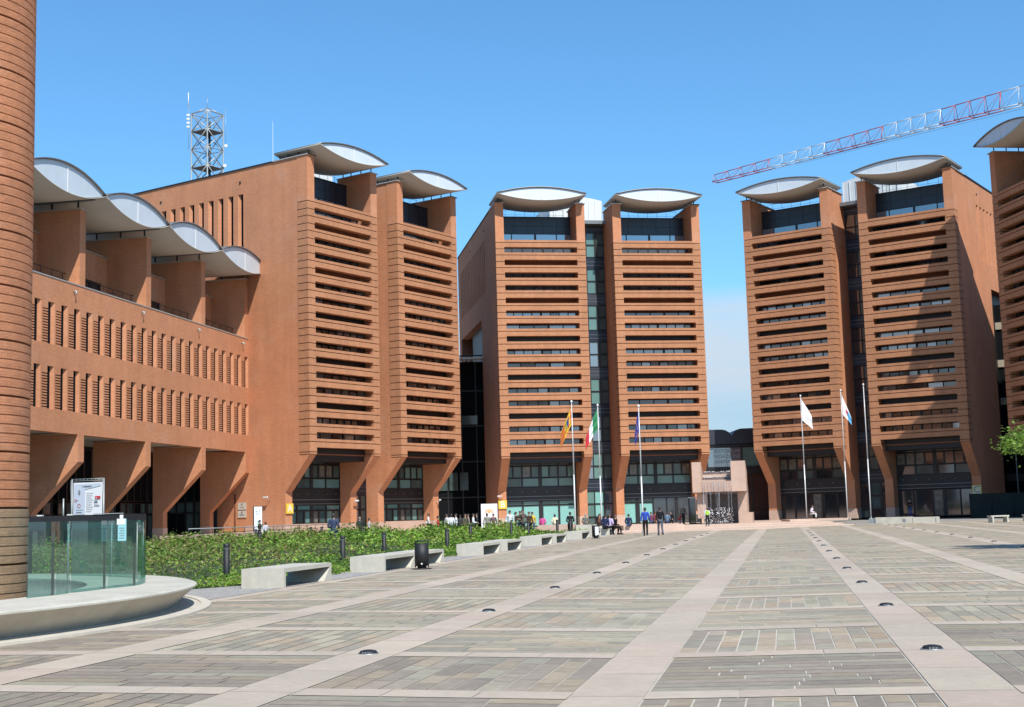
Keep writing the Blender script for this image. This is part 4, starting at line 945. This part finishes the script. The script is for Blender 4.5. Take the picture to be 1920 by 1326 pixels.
for nm, c in {'flag_green': (.02, .22, .08), 'flag_white': (.80, .80, .80), 'flag_red': (.62, .03, .05), 'flag_blue': (.015, .03, .28), 'flag_gold': (.75, .42, .02), 'flag_darkred': (.45, .04, .03), 'flag_cyan': (.12, .42, .75), 'flag_olive': (.25, .30, .08), 'flag_grey': (.45, .47, .52), 'flag_violet': (.3, .04, .2)}.items(): mat(nm, c, .8)
flag('flag', 6.5, 104.42, 9.7, 1.55, 2.75, -.42, .80, .62, lambda s_, t_: 'flag_green' if s_ < .34 else 'flag_white' if s_ < .67 else 'flag_red', 'green, white and red tricolour hanging from its pole')
def gold(s_, t_):
    if s_ > .58: return 'flag_gold' if int(t_ * 11) % 2 == 0 else 'flag_darkred'
    if .2 < s_ < .34 and .2 < t_ < .6: return 'flag_blue'
    if .34 < s_ < .5 and .15 < t_ < .7: return 'flag_olive'
    return 'flag_gold' if (t_ < .12 or t_ > .88 or int(s_ * 14) % 3) else 'flag_darkred'
flag('flag', 4.45, 103.92, 9.75, 1.25, 2.6, -.40, .78, .9, gold, 'golden and red flag with striped tails hanging from the leftmost pole')
def eu(s_, t_):
    d = ((s_ - .5) ** 2 * 2.2 + (t_ - .5) ** 2) ** .5
    return 'flag_gold' if .24 < d < .34 and int((math.atan2(t_ - .5, (s_ - .5) * 1.5) + pi) / (2 * pi) * 24) % 2 == 0 else 'flag_blue'
flag('flag', 9.0, 96.95, 8.8, 1.35, 1.7, -.24, .85, .8, eu, 'dark blue flag with a ring of gold stars, hanging limp', depth=.2)
flag('flag', 28.3, 131.9, 12.2, 2.1, 2.3, .52, .66, .65, lambda s_, t_: 'flag_grey' if (.42 < s_ < .55 and .2 < t_ < .4 and int(s_ * 60) % 2) else 'flag_white', 'plain white flag filled by the wind', amp=.05, folds=1.6, depth=-.3)
flag('flag', 32.05, 130.9, 12.4, 1.9, 2.6, .40, .76, .42, lambda s_, t_: 'flag_cyan' if (s_ > .62 and t_ > .2) else 'flag_red' if (.36 < s_ < .5 and .3 < t_ < .6) else 'flag_violet' if (.5 < s_ < .58 and .3 < t_ < .7) else 'flag_green' if (.58 < s_ < .62 and t_ > .3) else 'flag_white', 'white flag with a red emblem and a light blue end', amp=.05, folds=1.6, depth=-.3)

# ------------------------------------------------------------------ right side: low wall, benches, dark screen, tree
t = thing('low_parapet', 'low white stone parapet in two lengths beside the bare flagpole', 'wall', (30.0, 114.6, .05), -.47)
q = MB(); q.box(.3, 3.3, 0, .6, 0, .55, 'concrete'); q.box(2.55, 2.8, -.01, 0, .12, .38, 'ink_grey'); q.build('block', t); q = MB(); q.box(3.35, 5.4, .3, .9, 0, .5, 'concrete'); q.box(5.15, 5.22, .29, .3, .05, .4, 'ink_grey'); q.build('block', t); q = MB(); q.box(-.25, .27, .1, .6, 0, .5, 'galvanised'); q.build('end_post', t)
for (x, y, rz, lb) in ((37.1, 104.5, .35, 'pale slab bench on two stone legs in the open at the right of the square'), (40.9, 107.5, .35, 'slab bench cut off by the right edge of the photo')):
    t = thing('slab_bench', lb, 'bench', (x, y, .05), rz, 'slab benches at the right')
    q = MB(); q.box(-.85, .85, -.25, .25, .44, .54, 'concrete'); q.build('seat', t)
    for xx in (-.75, .63): q = MB(); q.box(xx, xx + .14, -.25, .25, 0, .44, 'concrete'); q.build('leg', t)
t = thing('dark_screen', 'dark green screened hoarding standing against the base of the right tower', 'hoarding', (43.6, 130.2, .12), -.12)
q = MB(); q.box(0, 16, 0, .1, 0, 2.35, 'dark_screen'); q.build('screen', t); q = MB()
for k in range(9): q.tube((k * 2, -.05, 0), (k * 2, -.05, 2.4), .04, 'black_metal', 6)
q.build('post', t)
tr = thing('tree', 'bright green young tree reaching in at the right edge of the photo', 'tree', (19.3, 45.5, .02)); tr.scale = (1.12, 1.12, 1.03)
q = MB(); q.tube((0, 0, 0), (.05, 0, 2.2), .11, 'bark', 8, r2=.08)
rr = random.Random(8); tips = []
for k in range(26):
    a = rr.uniform(0, 2 * pi); z0 = rr.uniform(1.9, 3.6); L_ = rr.uniform(1.0, 2.3); e = (L_ * cos(a), L_ * sin(a), z0 + rr.uniform(.2, 1.3)); mid_ = (e[0] * .5, e[1] * .5, z0 + (e[2] - z0) * .65)
    q.tube((.05, 0, z0), mid_, .03, 'bark', 5, r2=.018); q.tube(mid_, e, .018, 'bark', 5, r2=.006); tips += [Vector(e), Vector(mid_), (Vector(e) + Vector(mid_)) / 2]
q.tube((.05, 0, 2.2), (.1, 0, 4.6), .08, 'bark', 7, r2=.02); q.build('trunk', tr)
pts = []
for c_ in tips:
    for k in range(230): pts.append((c_.x + rr.gauss(0, .2), c_.y + rr.gauss(0, .2), c_.z + rr.gauss(0, .17)))
for k in range(14):
    a = rr.uniform(0, 2 * pi); c_ = Vector((1.0 * cos(a), 1.0 * sin(a), rr.uniform(2.8, 4.6)))
    for j in range(70): pts.append((c_.x + rr.gauss(0, .26), c_.y + rr.gauss(0, .26), c_.z + rr.gauss(0, .2)))
leaves('crown', pts, [.075] * len(pts), [(.16, .27, .035), (.20, .32, .05), (.12, .22, .03), (.24, .34, .07)], tr, rr=rr)

# ------------------------------------------------------------------ mast, crane, rods on the skyline
def kz(z): return 1.61 + (z - 1.61) * K
ms = thing('lattice_mast', 'grey lattice radio mast with aerials rising behind the left tower', 'mast', (-31.15 * K, 136.5 * K, 0), .22)
q = MB(); Rm = 1.62 * K; H_ = 1.93 * K; zt = kz(44.15); cs = [(Rm * cos(a + .0), Rm * sin(a)) for a in (0, pi / 2, pi, 3 * pi / 2)]
q2 = MB()
for i in range(4): q.tube((cs[i][0], cs[i][1], 0), (cs[i][0], cs[i][1], zt), .07 * K, 'galvanised', 6)
for k in range(12):
    z1 = zt - k * H_; z0 = z1 - H_
    if z0 < 22: break
    for i in range(4):
        a, c_ = cs[i], cs[(i + 1) % 4]; m_ = 'galvanised'
        q.tube((a[0], a[1], z1), (c_[0], c_[1], z1), .05 * K, m_, 5); q.tube((a[0], a[1], z1), (c_[0], c_[1], z0), .055 * K, m_, 5); q.tube((a[0], a[1], z0), (c_[0], c_[1], z1), .055 * K, m_, 5)
    if k % 2 == 1: q2 = MB(); q2.prism([(x * .96, y * .96) for x, y in cs], 'z', z1 - .04, z1 + .04, 'mast_dark'); q2.build('platform', ms)
q.tube((.3, .2, 0), (.3, .2, zt - 1), .12 * K, 'mast_dark', 6); q.build('lattice', ms)
for i in range(4):
    q = MB(); q.tube((cs[i][0], cs[i][1], zt), (0, 0, zt + .95), .05 * K, 'galvanised', 5); q.build('roof_strut', ms)
q = MB(); q.tube((0, 0, zt + .9), (0, 0, zt + 2.4), .03 * K, 'galvanised', 4); xw = -Rm - .35; q.tube((xw, 0, zt - 5.0), (xw, 0, zt + 1.2), .04, 'galvanised', 4); q.tube((xw - .05, 0, zt + .9), (xw - .05, 0, zt + 3.0), .06, 'white_paint', 6)
for k in range(4): q.box(xw - .28, xw + .12, -.1, .1, zt - 1.95 + .55 * k, zt - 1.7 + .55 * k, 'white_paint')
q.tube((Rm + .35, 0, zt - 4), (Rm + .35, 0, zt + .8), .035, 'galvanised', 4); q.tube((Rm + .35, -.1, zt - 4.4), (Rm + .35, -.35, zt - 4.4), .22, 'white_paint', 10); q.box(Rm + .0, Rm + .4, -.3, -.1, zt - 7.4, zt - 7.0, 'white_paint'); q.build('aerial', ms)
q = MB(); q.tube((0, 0, 0), (0, 0, 11), .045, 'white_paint', 5, r2=.012); o = q.build('lightning_rod'); o.location = (-20.0 * K, 112.3 * K, kz(27.5)); tag(o, 'thin lightning rod on the roof edge of the left tower', 'lightning rod')
q = MB(); q.tube((0, 0, 0), (0, 0, 3.4), .04, 'galvanised', 5)
for z in (2.6, 3.0): q.tube((-.4, 0, z), (.9, 0, z), .03, 'galvanised', 4)
q.box(-.2, .1, -.1, .1, 2.8, 3.3, 'metal_light'); o = q.build('roof_aerial'); o.location = (5.6 * K, 119 * K, kz(27.6)); tag(o, 'small aerial on the roof of the middle tower', 'aerial')
q = MB(); q.tube((0, 0, 0), (0, 0, 3.5), .04, 'galvanised', 5); q.tube((-.6, 0, 2.6), (.8, 0, 3.0), .03, 'galvanised', 4); o = q.build('roof_aerial'); o.location = (28.6 * K, 116 * K, kz(27.3)); tag(o, 'small aerial on the roof behind the right tower', 'aerial')
crn = thing('tower_crane', 'red and white striped crane jib slanting in above the right towers', 'crane', (0, 0, 0))
P0 = Vector((29.98 * K, 190 * K, kz(48.6))); P1 = Vector((61.6 * K, 155 * K, kz(48.4))); dv = (P1 - P0)
def onjib(px):   # fraction along the jib whose picture column is px
    lo, hi = -.1, 1.2
    for _ in range(40):
        t_ = (lo + hi) / 2; p = P0 + dv * t_ - Vector((0, 0, EYE)); 
        if 960 + FPX * p.dot(_r) / p.dot(_f) < px: lo = t_
        else: hi = t_
    return t_
cuts = [0.0, .2085, .4044, .5936, .7696, .9394, 1.14, 1.36, 1.6, 1.85]
side = dv.cross(Vector((0, 0, 1))).normalized()
for k in range(len(cuts) - 1):
    q = MB(); m_ = 'crane_red' if k % 2 == 0 else 'crane_white'; a, c_ = cuts[k], cuts[k + 1]; n_ = 4
    def h(t_): return (1.1 + 1.15 * min(t_, 1.0)) * K
    def node(t_, kind): p = P0 + dv * t_; return p + Vector((0, 0, h(t_))) if kind == 0 else p + side * (.55 * K * (1 if kind == 1 else -1))
    for j in range(n_):
        t0 = a + (c_ - a) * j / n_; t1 = a + (c_ - a) * (j + 1) / n_
        for kk in (0, 1, 2): q.tube(node(t0, kk), node(t1, kk), .075 * K if kk else .066 * K, m_, 5)
        q.tube(node(t0, 1), node(t0, 0), .036 * K, m_, 4); q.tube(node(t0, 2), node(t0, 0), .036 * K, m_, 4); q.tube(node(t0, 1), node(t1, 0), .024 * K, m_, 4); q.tube(node(t0, 2), node(t1, 0), .024 * K, m_, 4); q.tube(node(t0, 1), node(t0, 2), .05 * K, m_, 4)
    q.tube(node(c_, 0), node(c_, 1), .07 * K, m_, 4); q.build('jib_section', crn)
q = MB(); p = P0 + dv * 1.86; q.box(p.x - 1, p.x + 1, p.y - 1, p.y + 1, 0, p.z + 9, 'crane_red'); q.build('tower', crn)
q = MB(); q.tube(P0 + dv * .3 - Vector((0, 0, .5)), P0 + dv * 1.8 - Vector((0, 0, .9)), .02, 'black_metal', 4); q.build('cable', crn)

# ------------------------------------------------------------------ people
def skin(verts, edges, rad, mname, name, parent, sub=1):
    me = bpy.data.meshes.new(name); me.from_pydata([tuple(v) for v in verts], edges, []); o = bpy.data.objects.new(name, me); COL.objects.link(o)
    md = o.modifiers.new('s', 'SKIN'); sl = me.skin_vertices[0].data
    for i, r in enumerate(rad): sl[i].radius = (r if isinstance(r, tuple) else (r, r)); sl[i].use_root = (i == 0)
    sb = o.modifiers.new('u', 'SUBSURF'); sb.levels = sub; sb.render_levels = sub
    dg = bpy.context.evaluated_depsgraph_get(); m2 = bpy.data.meshes.new_from_object(o.evaluated_get(dg)); bpy.data.objects.remove(o); bpy.data.meshes.remove(me)
    m2.name = name; m2.materials.clear(); m2.materials.append(MT[mname]); m2.polygons.foreach_set('use_smooth', [True] * len(m2.polygons))
    return link(name, m2, parent)
CLO = {}
def cloth(c):
    if c not in CLO: CLO[c] = 'cloth_%02d' % len(CLO); mat(CLO[c], c, .85, spec=.2, noise=[(6, .12)], bump=(14, .4, .02))
    return CLO[c]
def person(x, y, z, face, label, top, legs, pose='stand', h=1.74, hair='hair_dark', bag=None, arms=None, rr=random, bare=False):
    """a person facing local +y; face is the heading in degrees from +Y, clockwise"""
    t = thing('person', label, 'person', (x, y, z), -radians(face), 'people about the square'); k = h / 1.75; t.scale = (k, k, k)
    dz = 0; st = rr.uniform(.10, .2)
    if pose == 'sit':
        pel = (0, 0, .50); hp = [(-.09, .02, .50), (.09, .02, .50)]; kn = [(-.13, .43, .50), (.12, .45, .50)]; an = [(-.13, .40, .09), (.13, .46, .09)]; lean = .10; base = .50
    elif pose == 'crouch':
        pel = (0, -.1, .42); hp = [(-.09, -.08, .42), (.09, -.08, .42)]; kn = [(-.14, .3, .52), (.15, .28, .45)]; an = [(-.13, .02, .09), (.14, .05, .09)]; lean = .3; base = .42
    elif pose == 'walk':
        pel = (0, 0, .95); hp = [(-.09, 0, .92), (.09, 0, .92)]; kn = [(-.10, st * 1.0, .50), (.10, -.02, .49)]; an = [(-.10, st * 1.25, .09), (.10, -st * 1.35, .12)]; lean = .03; base = .95
    else:
        pel = (0, 0, .95); hp = [(-.09, 0, .92), (.09, 0, .92)]; kn = [(-.12, .02, .50), (.12, .0, .50)]; an = [(-.13, -.02, .09), (.14, .0, .09)]; lean = .01; base = .95
    def up(dz_, x_=0, f=1): return (x_, pel[1] + lean * dz_ / .5 * f, base + dz_)
    sp, ch, nk, h0, h1 = up(.2), up(.40), up(.57), up(.63), up(.72)
    sh = [up(.49, -.185), up(.49, .185)]
    if arms == 'front' or pose == 'sit': el_ = [up(.2, -.26, 1), up(.2, .26, 1)]; wr = [(-.14, sp[1] + .28, base + .12), (.13, sp[1] + .30, base + .14)]
    elif arms == 'up': el_ = [up(.22, -.27), up(.3, .30)]; wr = [(-.24, sp[1] + .12, base - .03), (.12, sp[1] + .26, base + .52)]
    elif arms == 'cross': el_ = [up(.2, -.25), up(.2, .25)]; wr = [(.06, sp[1] + .22, base + .28), (-.06, sp[1] + .24, base + .24)]
    else: el_ = [up(.19, -.25), up(.19, .25)]; s_ = .14 if pose == 'walk' else .05; wr = [(-.26, sp[1] - s_ * .6, base - .06), (.27, sp[1] + s_ + .04, base - .05)]
    el_ = [(e[0], e[1] - .04, e[2]) for e in el_]
    V = [pel, sp, ch, nk, h0, h1]; E_ = [(0, 1), (1, 2), (2, 3), (3, 4), (4, 5)]; R_ = [(.13, .10), (.115, .085), (.13, .09), (.055, .055), (.058, .06), (.078, .092)]
    V.append((h1[0], h1[1] + .105, h1[2] - .01)); E_.append((5, 6)); R_.append((.016, .018))      # nose
    for sg in (-1, 1): V.append((sg * .088, h1[1] + .0, h1[2] - .005)); E_.append((5, len(V) - 1)); R_.append((.012, .02))  # ears
    for i in (0, 1):
        b0 = len(V); V += [sh[i], el_[i], wr[i]]; E_ += [(2, b0), (b0, b0 + 1), (b0 + 1, b0 + 2)]; R_ += [.055, .042, .028]
        d = (Vector(wr[i]) - Vector(el_[i])).normalized(); sx = Vector((1, 0, 0)) if abs(d.x) < .8 else Vector((0, 1, 0)); fr_ = d.cross(sx).normalized(); wd = fr_.cross(d).normalized() if abs(d.z) < .7 else Vector((0, 1, 0))
        pm = Vector(wr[i]) + d * .055; V.append(tuple(pm)); E_.append((b0 + 2, b0 + 3)); R_.append((.022, .03))
        cv = fr_ * .012
        for f_, (o_, l_) in enumerate(((-.03, .062), (-.01, .075), (.01, .07), (.03, .055))):
            q0 = pm + wd * o_ + d * .03; q1 = q0 + d * l_ * .5 + cv; q2 = q0 + d * l_ + cv * 2.5; n0 = len(V); V += [tuple(q0), tuple(q1), tuple(q2)]; E_ += [(b0 + 3, n0), (n0, n0 + 1), (n0 + 1, n0 + 2)]; R_ += [.011, .010, .008]
        q0 = pm - wd * .038; q1 = q0 - wd * .018 + d * .03; n0 = len(V); V += [tuple(q0), tuple(q1)]; E_ += [(b0 + 3, n0), (n0, n0 + 1)]; R_ += [.012, .009]
        b1 = len(V); V += [hp[i], kn[i], an[i], (an[i][0], an[i][1] + .13, .045)]; E_ += [(0, b1), (b1, b1 + 1), (b1 + 1, b1 + 2), (b1 + 2, b1 + 3)]; R_ += [.085, .055, .038, (.035, .03)]
    skin(V, E_, R_, 'skin', 'body', t)
    # jacket or shirt: torso, collar and sleeves
    V = [sp, ch, (nk[0], nk[1], nk[2] - .035), pel]; E_ = [(0, 1), (1, 2), (0, 3)]; R_ = [(.155, .115), (.17, .118), (.075, .07), (.155, .122)]
    for i in (0, 1):
        b0 = len(V); e2 = tuple(Vector(el_[i]).lerp(Vector(wr[i]), .93)); V += [sh[i], el_[i], e2]; E_ += [(1, b0), (b0, b0 + 1), (b0 + 1, b0 + 2)]; R_ += [.078, .060, .047]
    skin(V, E_, R_, cloth(top), 'jacket', t)
    V = [(pel[0], pel[1], pel[2] + .03)]; E_ = []; R_ = [(.14, .11)]
    for i in (0, 1): b0 = len(V); V += [hp[i], kn[i], (an[i][0], an[i][1], .10)]; E_ += [(0, b0), (b0, b0 + 1), (b0 + 1, b0 + 2)]; R_ += [.098, .072, .062]
    skin(V, E_, R_, cloth(legs), 'trousers', t)
    hb = MB()
    pr_ = [(.001, .115)] + [(.098 * cos(a), .112 * sin(a)) for a in (1.2, .9, .6, .3, .0)] + [(.09, -.04)]
    n = 14; vs = []
    for r_, zz in pr_:
        for i in range(n): a = 2 * pi * i / n; back = -min(0, sin(a)) ; vs.append((r_ * cos(a) * .92, r_ * sin(a) * 1.08 - .012 - (.012 * back), zz - (.06 * back if zz < .06 else 0) + (.05 * max(0, sin(a)) if zz < .05 else 0)))
    f = [(j * n + i, j * n + (i + 1) % n, (j + 1) * n + (i + 1) % n, (j + 1) * n + i) for j in range(len(pr_) - 1) for i in range(n)]
    hb.add(vs, f, hair, True); o = hb.build('hair', t); o.location = (h1[0], h1[1], h1[2] + .01)
    for i in (0, 1): q = MB(); ax, ay, az_ = an[i]; q.prism([(ay - .07, az_ - .085), (ay + .19, az_ - .085), (ay + .19, az_ - .05), (ay + .08, az_ + .02), (ay - .07, az_ + .02)], 'x', ax - .05, ax + .05, 'leather_black'); q.build('shoe', t)
    for sg in (-1, 1): q = MB(); q.lathe([(.0, 0), (.011, .003), (.0, .006)], 'hair_dark', 8); e = q.build('eye', t); e.location = (sg * .03, h1[1] + .088, h1[2] + .012); e.rotation_euler = (-pi / 2, 0, 0)
    if bag:
        kind, c_ = bag; q = MB()
        if kind == 'backpack': q.prism([(-.15, base + .12), (.15, base + .12), (.17, base + .3), (.12, base + .52), (-.12, base + .52), (-.17, base + .3)], 'y', ch[1] - .27, ch[1] - .10, cloth(c_)); nm = 'backpack'
        else: q.prism([(-.16, 0), (.16, 0), (.13, .24), (-.13, .24)], 'y', -.06, .06, cloth(c_)); nm = 'shoulder_bag'
        o = q.build(nm, t)
        if kind != 'backpack': o.location = (.33, .05, base - .18); q = MB(); q.tube((-.1, 0, .24), (-.06, 0, .55), .012, 'leather_black', 5); q.tube((.1, 0, .24), (-.04, 0, .55), .012, 'leather_black', 5); q.build('strap', o)
    return t
rp2 = random.Random(77)
NAVY, BLUE, BLACK, DGREY, JEAN, WHITE, BROWN, RED, LIL = (.02, .03, .08), (.03, .08, .42), (.012, .012, .014), (.05, .05, .055), (.05, .08, .17), (.75, .76, .78), (.12, .06, .035), (.50, .03, .04), (.50, .42, .62)
PX = lambda px, D: (px - 960) / FPX * D * (cos(ROLL)) + D * .0       # first guess; refined below
def at(px, D, z):
    """ground position whose picture column is px at distance D"""
    x = (px - 960) / FPX * D
    for _ in range(6):
        p = Vector((x, D, z - EYE)); u_ = 960 + FPX * p.dot(_r) / p.dot(_f); x += (px - u_) / FPX * D
    return x
def P(px, D, z, face, label, top, legs, **k):
    x = at(px, D, z); 
    if z is None: z = .1
    return person(x, D, z, face, label, top, legs, rr=rp2, **k)
P(1211, 86.8, .10, 8, 'man in a bright blue jacket and black trousers walking away across the square', BLUE, BLACK, pose='walk', h=1.76)
P(1239, 87.4, .10, -5, 'man in a black jacket and grey jeans walking away beside the man in blue', BLACK, (.10, .12, .16), pose='walk', h=1.78)
P(1327, 119, .31, 0, 'person in white sleeves with a lime green backpack before the fountain', WHITE, BLACK, pose='stand', h=1.50, bag=('backpack', (.35, .65, .04)), hair='hair_brown')
P(626, 66, .10, 15, 'man in a dark denim jacket seen from behind in the shrubs under the left tower', (.05, .07, .13), JEAN, h=1.86, arms='front')
P(487, 106, .1, 60, 'person with a white shoulder bag leaning by the wall totem', (.06, .07, .05), BLACK, h=1.7, bag=('bag', WHITE), arms='up')
P(498, 103, .1, -40, 'person in pale grey, barely visible beside the one with the white bag', (.5, .52, .56), DGREY, h=1.55)
P(675, 104, .1, 160, 'grey haired person in dark clothes between the two bays of the left tower', (.04, .05, .05), BLACK, h=1.72, hair='hair_grey')
P(693, 103, .1, 90, 'person in a pale top at the recess of the left tower', (.55, .5, .55), DGREY, h=1.6)
P(804, 112, .1, -90, 'person in white reading at the last window of the left tower', WHITE, BLACK, h=1.85, arms='front')
P(822, 99, .1, 90, 'person in a red top below the last pier of the left tower', RED, BLACK, h=1.62)
for px, D, f, lb in ((838, 101, 60, 'leftmost of three people in white shirts behind the shrubs'), (847, 99, -30, 'middle one of three people in white shirts behind the shrubs'), (856, 101, -90, 'rightmost of three people in white shirts behind the shrubs')): P(px, D, .1, f, lb, (.80, .80, .82), JEAN, h=1.75)
P(864, 104, .1, 0, 'person in dark grey right beside the three in white shirts', DGREY, BLACK, h=1.66)
P(873, 102, .1, 120, 'brown haired person in an olive top left of the white panel', (.12, .11, .07), BLACK, h=1.72, hair='hair_brown')
P(879, 104, .1, -100, 'person in a tan jacket left of the white panel', (.26, .22, .17), JEAN, h=1.72)
P(888, 102, .1, 90, 'person with white sleeves and a grey waistcoat left of the white panel', WHITE, DGREY, h=1.72, arms='front')
P(895, 103, .1, -90, 'person in dark clothes facing the one with white sleeves', (.03, .03, .04), BLACK, h=1.74, arms='front')
P(914, 104, .1, 10, 'person in beige grey standing against the white panel', (.30, .29, .25), DGREY, h=1.72)
P(926, 103, .1, 180, 'woman with long hair in a mauve top at the right edge of the white panel', (.17, .10, .12), DGREY, h=1.68, hair='hair_brown')
P(945, 104, .1, -60, 'person in dark brown bending down beside the letter B pier', BROWN, BROWN, h=1.7, pose='crouch')
P(957, 97, .1, 180, 'man in a white shirt standing right of the letter B pier', (.78, .80, .84), (.12, .13, .15), h=1.86)
P(968, 98, .1, 100, 'person in dark brown next to the man in the white shirt', (.07, .04, .035), JEAN, h=1.74)
P(976, 100, .1, 200, 'person in a grey brown coat in the group before the teal shop glass', (.15, .13, .11), JEAN, h=1.80, arms='cross')
P(981, 94, .1, 160, 'tall person holding up a phone in the group before the teal shop glass', (.13, .10, .08), DGREY, h=1.88, hair='hair_brown', arms='up')
P(993, 97, .1, 200, 'blonde person in dark brown beside the yellow jacket', (.08, .05, .035), BLACK, h=1.74, hair='hair_brown')
P(999, 99, .1, 170, 'person in a bright yellow jacket among the standing group', (.75, .50, .06), JEAN, h=1.72)
P(1018, 100, .38, 0, 'person in a pink top sitting before the teal shop glass', (.60, .08, .28), BLACK, h=1.6, pose='sit')
P(1041, 100, .42, 0, 'person in a cream top sitting with dark hair before the teal glass', (.70, .66, .45), BLACK, h=1.6, pose='sit')
P(1070, 98, .40, 0, 'person in a black coat sitting left of the golden flag pole foot', BLACK, BLACK, h=1.8, pose='sit')
P(1098, 99, .35, 20, 'person in camouflage grey sitting behind the far litter bin', (.17, .17, .15), DGREY, h=1.66, pose='sit', hair='hair_grey')
P(1122, 97, .32, 90, 'person in russet brown sitting at the end of the bench row', (.20, .08, .05), BROWN, h=1.66, pose='sit', hair='hair_brown')
P(1135, 92.7, .10, 25, 'broad man in a navy jacket sitting with his back turned on the last bench', NAVY, BLACK, h=1.92, pose='sit')
P(1143, 94.0, .10, 20, 'person in a lilac shirt sitting on the last bench', LIL, BLACK, h=1.88, pose='sit', hair='hair_brown')
P(1152, 94.2, .10, 60, 'person in black leather sitting at the right end of the last bench', BLACK, BLACK, h=1.8, pose='sit', hair='hair_brown')
P(1179, 107, .13, 15, 'man in a navy top sitting alone before the pale green glass', NAVY, JEAN, h=1.8, pose='sit')
P(1222, 116, .31, 0, 'person in purple sitting behind the two walking men, left one', (.14, .05, .09), JEAN, h=1.7, pose='sit', hair='hair_brown')
P(1230, 117, .31, 0, 'person in dark red sitting behind the two walking men, right one', (.20, .05, .04), BROWN, h=1.8, pose='sit', hair='hair_brown')
P(1252, 115, .31, 0, 'person in denim sitting right of the two walking men', (.12, .18, .26), JEAN, h=1.66, pose='sit')
P(1258, 122, .31, 180, 'person in black sitting in the entrance shade of the middle tower', BLACK, BLACK, h=1.7, pose='sit')
P(1274, 132, .31, 90, 'person in a red top stooping by the entrance door', RED, (.5, .5, .52), h=1.5, pose='crouch')
P(1282, 132, .31, 30, 'person in a grey jacket walking in at the open entrance door', (.16, .15, .14), DGREY, h=1.84, pose='walk', hair='hair_grey')
P(1522, 131, .50, 120, 'person in white and purple sitting at the foot of the white flag pole', (.72, .66, .74), (.65, .64, .6), h=1.75, pose='sit')
P(1707, 137, .31, 180, 'person in a black top and blue jeans standing in the shade of the right tower', BLACK, (.06, .10, .26), h=1.8, arms='cross')
# stone perches under the people who sit in the open, and the open entrance door
q = MB(); q.box(at(1090, 99, .2) - .4, at(1130, 99, .2) + .2, 98.7, 99.5, 0, .82, 'concrete'); tag(q.build('block_bench'), 'pale stone block bench between the far litter bin and the last flagpole', 'seat')
q = MB(); q.box(at(1008, 100, .2), at(1078, 100, .2), 99.2, 100.4, 0, .88, 'pink_stone'); tag(q.build('stone_ledge'), 'pink stone ledge behind the shrubs with three people sitting on it', 'seat')
q = MB(); q.box(at(1170, 107, .1), at(1262, 115, .3), 107.2, 117.6, .1, .58, 'step_stone'); tag(q.build('low_platform'), 'low pale platform before the entrance with people sitting along it', 'platform')
q = MB(); q.box(at(1478, 131, .3), at(1592, 131, .3), 130.2, 134.5, .3, .50, 'step_stone'); tag(q.build('flag_plinth'), 'low stone plinth under two flagpoles before the right tower', 'plinth')
dr = thing('entrance_door', 'dark framed entrance door standing wide open left of the fountain', 'door', (at(1304, 131.5, .3), 131.5, .31), -.35)
q = MB(); q.box(-.62, .62, 0, .08, 0, .1, 'frame_black'); q.box(-.62, .62, 0, .08, 2.5, 2.62, 'metal_light'); q.box(-.62, -.5, 0, .08, .1, 2.5, 'frame_black'); q.box(.5, .62, 0, .08, .1, 2.5, 'frame_black'); q.box(.12, .5, .02, .06, 1.25, 2.4, 'soffit_beige'); q.box(.12, .5, .02, .06, .15, .95, 'soffit_beige'); q.build('leaf_frame', dr)
q = MB(); q.box(-.5, .1, .03, .05, .1, 2.5, 'glass_dark'); q.build('glass_panel', dr)
q = MB(); q.tube((-.4, -.06, .9), (-.4, -.06, 1.6), .02, 'galvanised', 6); q.build('handle', dr)
